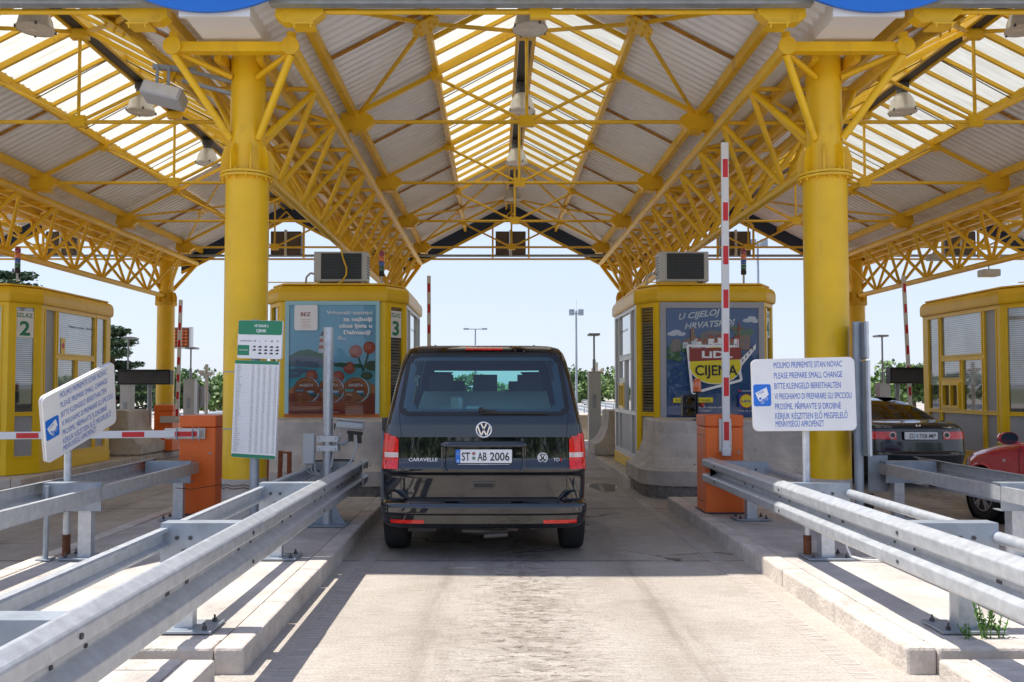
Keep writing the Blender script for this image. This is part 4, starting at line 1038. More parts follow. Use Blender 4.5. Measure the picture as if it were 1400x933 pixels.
def guardrail(label, xf, xb, side, y0, y1, posts, xpost, endcap=False, endplate=False, rear_round=False, zt=.80, dark=False):
    """xf: plane of the back of the W beam; side: +1 when the beam faces +X; xb: rear rail line"""
    root = thing('guardrail', label, 'guardrail', (xf, y0+2, .14), 0, 'galvanised guardrails along the islands')
    ys = [y0, y0+2.0]; yy = y0
    m = MB(); path = [(xf, y0), (xf, y1)]
    if endcap:
        r = (xf-xb)/2*side; cx = (xf+xb)/2
        for i in range(1, 11):
            a = R(18*i); path.append((cx+side*abs(r)*math.cos(a), y1+abs(r)*1.3*math.sin(a)))
    # overlapping beam lengths of 4 m
    seg = []; 
    sweep(m, WP, path, -side, zt)
    m.build('beam', 'galdull' if dark else 'gal', root, W=True, bevel=.006)
    # splice lap and bolts
    b = MB()
    for yp in posts:
        for dz in (-.07, -.242):
            b.lathe([(.012, -.006), (.012, .006)], (xf+side*.082, yp-.05, zt+dz), 8, axis='x')
        for dy in (-.12, .12):
            x_ = xf+side*.0142
            b.cbox((x_, yp+dy, zt-.156), (.012, .016, .014)); b.cbox((x_, yp+dy+1.0, zt-.156), (.004, .045, .018))
    b.build('bolts', 'darkgrey', root, W=True)
    for ya in posts[::2]:
        l = MB(); sweep(l, [(a+.003, b_*1.0) for a, b_ in WP[1:-1]], [(xf, ya+.15), (xf, ya+.47)], -side, zt, .003); l.build('splice', 'gal', root, W=True)
    m = MB(); sg = -1 if xb < xf else 1
    if rear_round:
        m.tube((xb, y0, zt-.10), (xb, y1-.1, zt-.10), .038, 12)
    else:
        sweep(m, CP, [(xb, y0), (xb, y1)], -side, zt-.04, 0)
    m.build('rear_rail', 'galdull' if dark else 'gal', root, W=True)
    lo, hi = min(xf, xb), max(xf, xb)
    for yp in posts:
        s = MB(); s.box(lo, hi, yp-.06, yp-.054, zt-.24, zt-.02); s.box(lo, hi, yp-.06, yp+.06, zt-.02, zt-.012); s.box(lo, hi, yp-.06, yp+.06, zt-.248, zt-.24)
        so = s.build('spacer', 'galdull', root, W=True)
        s = MB()
        for dx, dz in ((.08, -.10), (.16, -.10), (.12, -.18)): s.lathe([(.013, -.004), (.013, .004)], (xpost+(dx-.12)*1.0, yp-.063, zt+dz), 10, axis='y')
        s.build('bolts', 'darkgrey', so, W=True)
        p = MB(); x = xpost
        p.box(x-.055, x+.055, yp-.053, yp-.047, .16, zt-.05); p.box(x-.055, x-.049, yp-.047, yp+.05, .16, zt-.05); p.box(x+.049, x+.055, yp-.047, yp+.02, .16, zt-.05)
        po = p.build('post', 'gal', root, W=True)
        p = MB(); p.box(x-.19, x+.19, yp-.13, yp+.13, .15, .165); 
        p.build('base_plate', 'galdull', po, W=True, bevel=.003)
        for dx in (-.14, .14):
            for dy in (-.09, .09):
                p = MB(); p.lathe([(.016, .165), (.016, .183)], (x+dx, yp+dy, 0), 6); p.lathe([(.007, .183), (.007, .205)], (x+dx, yp+dy, 0), 6); p.build('anchor_bolt', 'darkgrey', po, W=True)
    if endplate:
        p = MB(); p.box(xb-.12, xb+.10, y1+.0, y1+.006, zt-.36, zt+.04); p.build('end_plate', 'galdull', root, W=True)
    return root
PY = [.9, 2.95, 5.0, 7.05, 9.1]
guardrail('long guardrail in the left foreground, its end curled round by the grey camera pole', -1.53, -2.0, 1, -2, 9.0, PY[:-1]+[8.95], -1.86, endcap=True)
guardrail('long guardrail in the right foreground, sunlit, ending at the orange cabinet', 2.50, 3.02, -1, -2, 9.25, PY, 2.83, rear_round=True)
guardrail('guardrail at the left edge seen from behind, beside the tilted small change sign', -3.84, -3.34, -1, -2, 9.3, PY, -3.48)
guardrail('guardrail at the right seen from behind, in front of the red car', 4.86, 4.30, 1, -2, 9.2, PY, 4.45, endplate=True)

# ================================================================== BARRIERS
def boom(root, p0, ang, length, n, yoff, stripe0=.12):
    """arm in the XZ plane from p0 at angle ang"""
    dx, dz = math.cos(ang), math.sin(ang); u = Vector((dx, 0, dz)); nn = Vector((-dz, 0, dx))
    m = MB(); a = Vector(p0); m.bar(a, a+u*length, .045, .085, up=(0, 1, 0)); 
    m = MB()
    rot = Matrix((( dx, 0, -dz), (0, 1, 0), (dz, 0, dx)))
    m.cbox(a+u*length/2, (length, .042, .085), rot=rot)
    o = m.build('boom_arm', 'boomwhite', root, W=True, bevel=.008)
    s = MB(); per = length/n
    for k in range(n):
        c = a+u*(stripe0+per*k+per*.20); s.cbox(c+Vector((0, -.0235, 0))-nn*.0, (per*.42, .003, .058), rot=rot)
    s.build('red_stripe', 'red', o, W=True)
    return o
def cabinet(label, x, y, w_, d_, h_, zb=.15, group='orange barrier cabinets'):
    t = thing('barrier_gate', label, 'barrier', (x, y, zb), 0, group)
    m = MB(); m.box(-w_/2, w_/2, 0, d_, 0, h_-.14); m.build('cabinet', 'orange', t, bevel=.012)
    m = MB(); m.box(-w_/2-.004, w_/2+.004, -.004, d_+.004, h_-.135, h_); m.build('lid', 'orangedark', t, bevel=.014)
    m = MB(); m.box(-w_/2-.02, w_/2+.02, -.02, d_+.02, -.008, .012); m.build('foot', 'darkgrey', t)
    m = MB(); m.lathe([(.014, 0), (.014, .006)], (w_/2-.06, -.006, h_*.62), 12, axis='y'); m.build('lock', 'galdull', t)
    m = MB(); m.box(-w_/2-.002, -w_/2, .05, d_-.05, .12, .126); m.box(-w_/2-.002, -w_/2, .05, d_-.05, h_-.24, h_-.234); m.build('door_seam', 'ink', t)
    return t
# left near barrier, arm down across lane 2
t = cabinet('orange barrier cabinet at the left with its red and white boom lowered', -3.40, 9.40, .42, .42, 1.13)
boom(t, (-3.33, 9.34, 1.075), math.pi+.010, 4.2, 7, 0, .05)
m = MB(); m.box(-3.76, -3.30, 9.36, 9.40, 1.015, 1.135); m.build('arm_bracket', 'alu', t, W=True)
m = MB()
for dx in (-.30, -.12, -.04): m.tube((-3.4+dx+.1, 9.30, 1.00), (-3.4+dx+.1, 9.30, 1.15), .008, 6)
m.build('clamp', 'galdull', t, W=True)
# right near barrier, arm raised
t = cabinet('orange barrier cabinet at the right with its red and white boom raised', 2.66, 9.50, .44, .42, 1.13)
boom(t, (2.66, 9.44, .90), R(89.7), 3.55, 7, 0, .1)
m = MB(); m.box(2.59, 2.73, 9.46, 9.50, .86, 1.24); m.build('arm_bracket', 'alu', t, W=True)
m = MB(); m.cbox((2.66, 9.43, .86), (.10, .05, .09)); m.build('clamp', 'boomwhite', t, W=True, bevel=.01)
# far exit barriers
for x, l, ang, ln, xa in ((-7.55, 'far orange barrier cabinet behind the left column, boom raised', R(89), 2.75, -7.20), (-1.55, 'far barrier with raised boom behind booth 3', R(90.3), 3.3, -1.48), (9.2, 'far barrier with raised boom behind the dark sedan', R(92), 3.3, 9.45)):
    t = cabinet(l, x, 18.7, .42, .40, 1.05); boom(t, (xa, 18.62, .85), ang, ln, 7, 0, .1)
    m = MB(); m.box(min(x, xa)-.05, max(x, xa)+.05, 18.65, 18.70, .80, .95); m.build('arm_bracket', 'alu', t, W=True)

# ================================================================== SIGNS
def change_sign(label, x, y, zc, yaw, tilt, pole_top, lean=0, rot=None, offs=.065, dx=0):
    t = thing('change_sign', label, 'sign', (x, y, .15), 0, 'small change signs on poles')
    zc -= .15
    rot = rot or rotZ(yaw) @ Matrix.Rotation(tilt, 3, 'Y')
    W_, H_ = .84, .62
    def place(pts, d0, d1):
        mb = MB(); n = len(pts)
        A_ = [rot @ Vector((a, d0-offs, b)) + Vector((dx, 0, zc)) for a, b in pts]; B_ = [rot @ Vector((a, d1-offs, b)) + Vector((dx, 0, zc)) for a, b in pts]
        mb.add(A_+B_, [tuple(range(n)), tuple(range(2*n-1, n-1, -1))]+[(i, n+i, n+(i+1) % n, (i+1) % n) for i in range(n)]); return mb
    bd = place(rrect(-W_/2, W_/2, -H_/2, H_/2, .045, 6), -.006, .012).build('panel', 'signwhite', t)
    place(rrect(-W_/2-.004, W_/2+.004, -H_/2-.004, H_/2+.004, .048, 6), .0125, .03).build('panel_back', 'signedge', t)
    place(rrect(-.41, -.265, -.095, .095, .018, 4), -.0085, -.006).build('pictogram_field', 'blue', bd)
    # banknote and coins
    rr = [(-.395, .02), (-.30, .068), (-.285, .005), (-.30, -.01), (-.36, -.055), (-.375, -.03)]
    place(rr, -.0105, -.0085).build('banknote', 'signwhite', bd)
    for cx, cz, s in ((-.355, -.028, '1'), (-.338, -.06, '2'), (-.305, -.030, '1')):
        place(circ(cx, cz, .0145, 16), -.0125, -.0105).build('coin', 'signwhite', bd); 
        q = place(circ(cx, cz, .0115, 16), -.0132, -.0125); q.build('coin_face', 'blue', bd)
        text(s, None, .014, 'signwhite', bd, rot @ Vector((cx-.004, -.0135-offs, cz-.007))+Vector((dx, 0, zc)), rot=rot, name='coin_number')
    text('100', .050, .022, 'textblue', bd, rot @ Vector((-.368, -.0115-offs, .005))+Vector((dx, 0, zc)), rot=rot @ Matrix.Rotation(R(-24), 3, 'Y'), name='banknote_number')
    L_ = [('MOLIMO PRIPREMITE SITAN NOVAC', .555, .232), ('PLEASE PREPARE SMALL CHANGE', .555, .142), ('BITTE KLEINGELD BEREITHALTEN', .54, .052), ('VI PREGHIAMO DI PREPARARE GLI SPICCIOLI', .622, -.038),
          ('PROSÍME, PŘIPRAVTE SI DROBNÉ', .535, -.125), ('KÉRJÜK KÉSZITSEN ELŐ MEGFELELŐ', .585, -.207), ('MENNYISÉGŰ APROPÉNZT', .395, -.275)]
    for s, w_, z in L_:
        text(s, w_, .054, 'textblue', bd, rot @ Vector((-.235, -.0075-offs, z))+Vector((dx, 0, zc)), rot=rot)
    p = MB(); p.tube((0, 0, .0), (lean, 0, pole_top-.15), .030, 16); po = p.build('pole', 'gal', t)
    p = MB(); p.lathe([(.033, 0), (.033, .18)], n=16); p.lathe([(.040, .38), (.040, .42)], n=16) if tilt else None; p.build('rusty_foot', 'rust', t)
    c = MB()
    for dz in (-.18, .18): c.cbox((lean*.8, -.0, zc+dz), (.09, .05, .035))
    c.build('clamp', 'galdull', t)
    return t
_u = Vector((.228, .729, .316)).normalized(); _z = Vector((.114, -.273, .631)); _z = (_z-_u*_z.dot(_u)).normalized(); _y = _z.cross(_u)
LROT = Matrix((_u, _y, _z)).transposed()
change_sign('white small change sign at the left, tilted, on a pole with a rusty foot', -3.71, 7.15, 1.43, 0, 1, 1.52, rot=LROT, offs=.14, dx=-.01)
change_sign('white small change sign in front of the right yellow column', 2.70, 7.12, 1.54, R(-12), R(-1.2), 1.45, dx=-.03)

# toll rate boards
def rate_board(label, x, y, yaw, tilt):
    t = thing('toll_rate_board', label, 'sign', (x, y, .15), yaw, 'toll rate boards on poles')
    rot = Matrix.Rotation(tilt, 3, 'Y')
    p = MB(); p.tube((0, 0, 0), (0.0, 0, 2.12), .045, 16); p.build('pole', 'galdull', t)
    p = MB(); p.tube((0, 0, 0), (0, 0, .08), .055, 14); p.build('base_plate', 'galdull', t)
    def slab(x0, x1, z0, z1, y0, y1, name, m, par, rr=.015):
        mb = MB(); pts = rrect(x0, x1, z0, z1, rr, 3); n = len(pts)
        A_ = [rot @ Vector((a, y0, b)) for a, b in pts]; B_ = [rot @ Vector((a, y1, b)) for a, b in pts]
        mb.add(A_+B_, [tuple(range(n)), tuple(range(2*n-1, n-1, -1))]+[(i, n+i, n+(i+1) % n, (i+1) % n) for i in range(n)]); return mb.build(name, m, par)
    W_ = .48
    up = slab(-W_/2+.02, W_/2+.02, 1.735, 2.11, -.075, -.05, 'upper_panel', 'signwhite', t)
    slab(-W_/2+.005, W_/2+.005, 1.74, 2.10, -.049, -.03, 'panel_back', 'galdull', t)
    slab(-W_/2+.022, W_/2+.018, 1.97, 2.108, -.077, -.075, 'green_header', 'green', up)
    slab(-W_/2+.022, -.09, 1.765, 1.865, -.077, -.075, 'green_header', 'green', up, .004)
    lo = slab(-W_/2, W_/2, .76, 1.715, -.075, -.05, 'lower_panel', 'signwhite', t)
    slab(-W_/2-.015, W_/2-.015, .765, 1.71, -.049, -.03, 'panel_back', 'galdull', t)
    slab(-W_/2+.002, W_/2-.002, 1.68, 1.714, -.077, -.075, 'green_header', 'green', lo, .01)
    slab(-W_/2+.002, W_/2-.002, .762, .795, -.077, -.075, 'green_footer', 'green', lo, .01)
    def T(s, w_, h_, m, par, u, z, **k): return text(s, w_, h_, m, par, rot @ Vector((u, -.0775, z)), rot=rot, **k)
    T('CJENIK', .11, .030, 'poletext', up, .035, 1.995, align='CENTER', bold=.02); T('NP ZADAR 2', .15, .026, 'poletext', up, .035, 2.045, align='CENTER', bold=.02)
    T('SKUPINA VOZILA', .13, .014, 'ink', up, -.19, 1.90)
    for k, s in enumerate(('IA', 'I', 'II', 'III', 'IV')): T(s, None, .018, 'ink', up, -.04+.062*k, 1.90, bold=.01)
    T('SKUPINA', .10, .014, 'poletext', up, -.20, 1.81)
    mb = MB()
    for k in range(5):
        for r_ in range(3 if k else 2):
            c = Vector((-.035+.062*k, -.0765, 1.85-.032*r_)); mb.cbox(rot @ c, (.038 if (k+r_) % 2 else .028, .001, .011), rot=rot); mb.cbox(rot @ (c+Vector((.004, 0, .006))), (.018, .001, .010), rot=rot)
    mb.build('vehicle_symbols', 'ink', up)
    NM = ['Zagreb', 'Karlovac', 'Bosiljevo 1', 'Ogulin', 'Brinje', 'Zuta Lokva', 'Otocac', 'Perusic', 'Gospic', 'Gornja Ploca', 'Sveti Rok', 'Maslenica', 'Posedarje', 'Zadar 1', 'Benkovac', 'Pirovac', 'Skradin', 'Sibenik', 'Vrpolje', 'Prgomet', 'Dugopolje',
          'Blato n/C', 'Sestanovac', 'Zagvozd', 'Ravca', 'Vrgorac', 'Ploce', 'Rijeka', 'Vrata', 'Delnice', 'Kupjak', 'Jastrebarsko', 'Novigrad', 'Bregana', 'Sveta Helena', 'Popovec', 'Ivanja Reka', 'Krapina', 'Lipovac', 'Zupanja']
    ln = MB()
    for k, nme in enumerate(NM):
        z = 1.66-.0215*k; T(nme, None, .0095, 'ink', lo, -.215, z, name='place_name')
        ln.cbox(rot @ Vector((0, -.0762, z-.005)), (W_-.03, .0006, .0012), rot=rot)
        for c in range(5): 
            if k < 40: T('%d,00' % (5+((k*7+c*13) % 90)), None, .009, 'ink', lo, -.05+.062*c, z, name='toll_rate')
    ln.build('table_lines', 'greypanel', lo)
    return t
rb = rate_board('white toll rate board with green header, its face towards the middle lane', -2.37, 8.12, R(-14), R(2.0))
rb2 = copy_tree(rb); rb2.location = (3.70, 8.35, .15); rb2.rotation_euler = (0, 0, R(80)); rb2['label'] = 'toll rate board seen edge on beside the right yellow column'; rb2.scale = (1, 1, 1.0)

# galvanised camera pole at the left rail end
t = thing('camera_pole', 'thick galvanised pole with open top standing before booth 3', 'pole', (-1.77, 8.72, .15))
m = MB(); m.lathe([(.052, 0), (.052, 2.09)], n=24); m.lathe([(.044, 2.09), (.044, 2.0)], n=24, cap0=False); m.build('tube', 'gal', t)
m = MB()
for s in (-1, 1): m.prism([(s*.05, .0), (s*.20, .0), (s*.05, .26)], lambda a, b, d: (a, -.006+d, b), .012)
m.box(-.22, .22, -.15, .15, 0, .015); m.build('base_plate', 'galdull', t)
m = MB(); m.box(-.10, .12, -.075, .075, .78, .84); m.box(-.10, .12, -.075, .075, .88, .94)
for s in (-.08, .09):
    for z in (.80, .91): m.tube((s, -.10, z), (s, -.07, z), .014, 6)
m.build('clamp', 'gal', t)
t = thing('surveillance_camera', 'white surveillance camera on the thick pole, aimed across the lane', 'camera', (-1.60, 8.70, 1.10))
rot = rotZ(R(14)) @ Matrix.Rotation(R(6), 3, 'Y')
m = MB(); m.cbox((.07, -.0, .10), (.30, .11, .085), rot=rot); m.build('housing', 'acgrey', t, bevel=.03, seg=3)
m = MB(); m.cbox((.06, -.0, .160), (.34, .13, .014), rot=rot); m.build('sun_shield', 'acgrey', t, bevel=.006)
m = MB(); m.cbox((-.09, -.02, .088), (.01, .08, .06), rot=rot); m.build('lens_window', 'black', t)
m = MB(); m.cbox((.12, 0, .02), (.16, .10, .035), rot=rot); m.cbox((.08, 0, -.03), (.05, .05, .08)); m.cbox((.17, 0, -.04), (.04, .05, .1)); m.build('mount', 'black', t)
m = MB(); m.path([(-.10, 0, -.10), (.02, 0, -.09), (.08, 0, -.02)], .016, 8); m.build('bracket_arm', 'galdull', t)
for k, pts in enumerate(([(-.02, -.02, .03), (-.05, -.03, -.05), (-.10, -.03, -.20), (-.12, -.02, -.33), (-.15, 0, -.36)], [(.14, -.03, 0), (.15, -.04, -.12), (.10, -.05, -.26), (.02, -.05, -.36), (-.08, -.03, -.40)])):
    m = MB(); m.path(pts, .010, 6); m.build('cable', 'acgrey', t)
t = thing('junction_box', 'small pale junction box strapped to the thick pole', 'junction box', (-1.95, 8.66, .80)); m = MB(); m.box(-.06, .06, -.05, .03, 0, .32); m.build('box', 'acgrey', t, bevel=.012)
m = MB()
for k in range(3): m.path([(-.02+.04*k, 0, 0), (-.02+.04*k, 0, -.08), (.04+.03*k, .02, -.12)], .008, 6)
m.build('cable', 'acgrey', t)
t = thing('thin_post', 'thin grey post with a small bracket behind the curled rail end', 'post', (-1.30, 9.60, .15)); m = MB(); m.lathe([(.028, 0), (.028, 1.05)], n=12); m.build('tube', 'galdull', t)
m = MB(); m.box(-.01, .07, -.05, .02, .95, 1.10); m.build('bracket', 'brownpanel', t, bevel=.01)

# signal group with amber beacon on each near bumper
def signal(label, x, y, z, m2='red'):
    t = thing('signal_head', label, 'signal', (x, y, z), 0, 'small signal heads with amber beacons')
    m = MB(); m.lathe([(.016, 0), (.016, .36)], n=10); m.box(-.05, .05, -.05, .05, 0, .012); m.build('stem', 'black', t)
    m = MB(); m.box(-.20, -.03, -.07, .07, .05, .33); m.build('box', 'black', t, bevel=.01)
    m = MB()
    for k in range(2): m.prism([(-.115+.06*math.cos(R(a)), .25-.13*k+.06*math.sin(R(a))) for a in range(0, 181, 20)]+[(-.115+.052*math.cos(R(a)), .25-.13*k+.052*math.sin(R(a))) for a in range(180, -1, -20)], lambda a, b, d: (a, -.17+d, b), .10)
    m.build('visor', 'black', t)
    m = MB()
    for k in range(2): m.lathe([(.048, 0), (.048, .006)], (-.115, -.071, .25-.13*k), 18, axis='y')
    m.build('lens', 'glassdark', t)
    m = MB(); m.lathe([(.055, .355), (.055, .375)], n=18); m.build('beacon_base', 'black', t)
    m = MB(); m.lathe([(.050, .375), (.052, .42), (.048, .50), (.040, .53), (.02, .545)], n=20); m.build('beacon', 'amber', t)
    m = MB(); m.lathe([(.018, -.09), (.030, -.05), (.034, .0), (.02, .03)], (.055, .0, .20), 14, axis='y'); m.build('horn', 'tomato', t)
    return t
signal('signal head with amber beacon on the bumper before booth 4', 3.02, 12.22, 1.11).scale = (1.15, 1.15, 1.15)
signal('signal head with amber beacon on the bumper behind booth 2', -8.42, 18.1, 1.11)

# rusty offcuts of profile leaning behind the curled rail end
t = thing('scrap_profile', 'rusty steel offcuts standing behind the junction box', 'steel offcut', (-2.55, 9.5, .15))
m = MB(); m.bar((-.10, 0, 0), (-.08, 0, .62), .05, .02); m.bar((.06, 0, .05), (.08, 0, .72), .05, .02); m.bar((.18, 0, .05), (.18, 0, .70), .05, .02); m.bar((.06, 0, .70), (.20, 0, .70), .05, .02); m.build('strip', 'tomatorust', t)
for x, y, z, l in ((9.82, 16.2, 3.90, 'small grey lamp hung under the right truss, nearer the booth'), (9.9, 18.3, 4.55, 'small grey lamp inside the right truss')):
    t = thing('small_lamp', l, 'lamp', (x, y, z)); m = MB(); m.box(-.17, .17, -.12, .12, -.10, .04); m.build('housing', 'acgrey', t, bevel=.02); m = MB(); m.tube((0, 0, .04), (0, 0, .18), .012, 6); m.build('stem', 'darkgrey', t)
t = thing('hanging_cable', 'loose dark cable hanging from the right truss to the booth roof', 'cable', (9.5, 14.4, 3.4)); m = MB(); m.path([(9.6, 14.6, 4.6), (9.5, 14.55, 4.3), (9.48, 14.5, 4.0), (9.55, 14.45, 3.75), (9.62, 14.4, 3.42)], .012, 5); m.build('cord', 'darkgrey', t, W=True)
# ================================================================== VEHICLES
def interp(tab, z):
    if z <= tab[0][0]: return tab[0][1]
    for (a, p), (b, q) in zip(tab, tab[1:]):
        if z <= b: return p+(q-p)*(z-a)/(b-a)
    return tab[-1][1]
class Body:
    def __init__(s, HW, YR, YF, Rr=.35, nr=5., Rf=.6, nf=3.2, zs=None, nz=46, arches=(), holes=None):
        s.HW, s.YR, s.YF, s.Rr, s.nr, s.Rf, s.nf = HW, YR, YF, Rr, nr, Rf, nf
        z0, z1 = HW[0][0], HW[-1][0]
        L = sorted({round(z0+(z1-z0)*i/nz, 4) for i in range(nz+1)} | {t[0] for tab in (HW, YR, YF) for t in tab if z0 <= t[0] <= z1})
        s.zl = L; s.arches = arches; s.holes = holes
    def hw(s, z): return interp(s.HW, z)
    def ry(s, x, z):
        k = min(1, abs(x)/s.hw(z)); return interp(s.YR, z)+s.Rr*(1-(1-k**s.nr)**(1/s.nr))
    def fy(s, x, z):
        k = min(1, abs(x)/s.hw(z)); return interp(s.YF, z)-s.Rf*(1-(1-k**s.nf)**(1/s.nf))
    def sx(s, y, z):
        h = s.hw(z); a = interp(s.YR, z); b = interp(s.YF, z)
        if y < a+s.Rr: t = min(1, max(0, 1-(y-a)/s.Rr)); return h*(1-t**s.nr)**(1/s.nr)
        if y > b-s.Rf: t = min(1, max(0, 1-(b-y)/s.Rf)); return h*(1-t**s.nf)**(1/s.nf)
        return h
    def outline(s, z):
        P = []; h = s.hw(z); a = interp(s.YR, z); b = interp(s.YF, z)
        N = 44
        for i in range(N):                 # rear, from left to right
            t = -math.pi/2+math.pi*i/(N-1); x = math.copysign(abs(math.sin(t))**(2/s.nr), math.sin(t)); P.append((h*x, a+s.Rr*(1-abs(math.cos(t))**(2/s.nr)), z))
        K = 56
        for i in range(1, K): P.append((h, a+s.Rr+(b-a-s.Rr-s.Rf)*i/K, z))
        for i in range(34):
            t = math.pi/2-math.pi*i/33; x = math.copysign(abs(math.sin(t))**(2/s.nf), math.sin(t)); P.append((h*x, b-s.Rf*(1-abs(math.cos(t))**(2/s.nf)), z))
        for i in range(1, K): P.append((-h, b-s.Rf-(b-a-s.Rr-s.Rf)*i/K, z))
        return P
    def mesh(s):
        secs = [s.outline(z) for z in s.zl]; n = len(secs[0]); mb = MB(); vs = [p for q in secs for p in q]; fs = []
        for k in range(len(secs)-1):
            for i in range(n):
                j = (i+1) % n; q = (k*n+i, k*n+j, (k+1)*n+j, (k+1)*n+i)
                c = [sum(vs[u][e] for u in q)/4 for e in range(3)]
                if any((c[1]-ya)**2+(c[2]-za)**2 < ra*ra and abs(c[0]) > s.hw(c[2])*.93 for ya, za, ra in s.arches): continue
                if s.holes and s.holes(c): continue
                fs.append(q)
        mb.add(vs, fs, 0, True); mb.add(secs[-1], [tuple(range(n))], 0, True); mb.add(secs[0], [tuple(range(n-1, -1, -1))], 0)
        return mb
    def rear_patch(s, ext, z0, z1, nx=30, nz=14, off=.004, th=.0, mfun=None, front=False):
        """ext(z)->(xa,xb); patch that follows the rear skin"""
        mb = MB(); G = []
        for k in range(nz+1):
            z = z0+(z1-z0)*k/nz; xa, xb = ext(z); row = []
            for i in range(nx+1):
                x = xa+(xb-xa)*i/nx
                row.append((x, (s.fy(x, z)+off) if front else (s.ry(x, z)-off), z))
            G += row
        fs = []; ms = []
        for k in range(nz):
            for i in range(nx):
                q = (k*(nx+1)+i, k*(nx+1)+i+1, (k+1)*(nx+1)+i+1, (k+1)*(nx+1)+i)
                c = [sum(G[u][e] for u in q)/4 for e in range(3)]
                mb_i = mfun(c) if mfun else 0
                if mb_i is None: continue
                fs.append(q); ms.append(mb_i)
        o = len(mb.v); mb.v += G; mb.f += [list(f) for f in fs]; mb.mi += ms; mb.sm += [True]*len(fs)
        return mb
    def side_patch(s, sgn, ya, yb, zlo, zhi, ny=30, nz=10, off=.004):
        """zlo(y), zhi(y)"""
        mb = MB(); G = []; fs = []
        for i in range(ny+1):
            y = ya+(yb-ya)*i/ny; a, b = zlo(y), zhi(y)
            for k in range(nz+1):
                z = a+(b-a)*k/nz; G.append((sgn*(s.sx(y, z)+off), y, z))
        for i in range(ny):
            for k in range(nz):
                fs.append((i*(nz+1)+k, (i+1)*(nz+1)+k, (i+1)*(nz+1)+k+1, i*(nz+1)+k+1))
        mb.add(G, fs, 0, True); return mb
def round_ext(h0, h1, z0, z1, r):
    """half width goes h0 (z0) to h1 (z1), corners rounded by r"""
    def f(z):
        h = h0+(h1-h0)*(z-z0)/(z1-z0); d = min(z-z0, z1-z)
        if d < r: d = max(0, d); h -= r-math.sqrt(max(0, r*r-(r-d)**2))
        return (-h, h)
    return f
def wheel(root, x, y, r, w_, sgn, style='alloy'):
    """sgn: outer side"""
    t = MB(); c = (x, y, r)
    pr = [(r*.62, -w_/2+.01), (r*.80, -w_/2), (r*.93, -w_/2+.008), (r*.985, -w_/2+.03), (r, -w_/2+.05)]
    full = pr+[(q, -z) for q, z in reversed(pr)]
    t.lathe(full, c, 44, axis='x', cap0=True, cap1=True)
    for k in range(4): zc = -w_*.27+w_*.18*k; t.lathe([(r*1.001, zc-.004), (r*.985, zc), (r*1.001, zc+.004)], c, 40, axis='x', cap0=False, cap1=False)
    o = t.build('wheel', 'tyre', root)
    m = MB(); xo = sgn*(w_/2-.012)
    m.lathe([(r*.64, xo), (r*.60, xo+sgn*.010), (r*.57, xo-sgn*.02)], c, 36, axis='x', cap0=False, cap1=False)
    m.lathe([(r*.14, xo-sgn*.01), (r*.14, xo+sgn*.008)], c, 18, axis='x')
    for k in range(5):
        a = R(72*k+18)
        for da in (-.13, .13):
            p = (x+xo, y+r*.12*math.cos(a), r+r*.12*math.sin(a)); q = (x+xo-sgn*.0, y+r*.60*math.cos(a+da*1.2), r+r*.60*math.sin(a+da*1.2))
            m.bar(p, q, .028, .03, up=(1, 0, 0))
    m.build('rim', 'alloy', o)
    d = MB(); d.lathe([(r*.58, xo-sgn*.03), (r*.58, xo-sgn*.035)], c, 30, axis='x'); d.build('brake_disc', 'darkgrey', o)
    return o

# ------------------------------------------------------------------ black van
VX, VY = -.10, 7.66
van = thing('van', 'black passenger van with a white number plate, seen from behind in the middle lane', 'van', (VX, VY, 0))
B = Body(HW=[(.30, .88), (.36, .93), (.5, .955), (.84, .965), (1.0, .962), (1.136, .95), (1.25, .935), (1.39, .91), (1.56, .88), (1.72, .845), (1.86, .81), (1.93, .785), (1.985, .745), (2.015, .68), (2.035, .56), (2.042, .35)],
         YR=[(.30, .02), (.5, .02), (.79, .015), (.805, -.012), (.845, -.016), (.895, .004), (.91, .018), (1.14, .026), (1.25, .045), (1.39, .095), (1.56, .165), (1.72, .215), (1.86, .27), (1.93, .305), (1.985, .37), (2.015, .50), (2.035, .75), (2.042, 1.1)],
         YF=[(.30, 4.75), (.6, 4.85), (.95, 4.75), (1.05, 4.5), (1.15, 4.0), (1.2, 3.8), (1.75, 3.0), (1.9, 2.8), (2.0, 2.5), (2.042, 2.0)],
         Rr=.30, nr=5.5, Rf=.7, nf=3, arches=((.72, .33, .37), (3.75, .33, .37)),
         holes=lambda c: (c[1] < .45 and abs(c[0]) < .66 and 1.40 < c[2] < 1.86) or (c[1] > 2.6 and abs(c[0]) < .66 and 1.27 < c[2] < 1.80) or (abs(c[0]) > .7 and 1.31 < c[2] < 1.76 and (.56 < c[1] < 1.5 or 1.68 < c[1] < 2.54)))
body = B.mesh().build('body', 'vanpaint', van)
we = round_ext(.805, .725, 1.345, 1.925, .09)
def wf(c):
    a = round_ext(.775, .695, 1.375, 1.895, .08)
    if not (1.375 < c[2] < 1.895): return 1
    return 0 if abs(c[0]) < a(c[2])[1] else 1
rw = B.rear_patch(we, 1.345, 1.925, 60, 40, .005, mfun=wf).build('rear_window', ['carglass', 'black'], van)
gap = B.rear_patch(round_ext(.822, .742, 1.33, 1.94, .10), 1.33, 1.94, 60, 40, .002, mfun=lambda c: 0 if (abs(c[0]) > we(min(1.925, max(1.345, c[2])))[1]-.012 or c[2] < 1.35 or c[2] > 1.92) else None).build('window_seal', 'black', van)
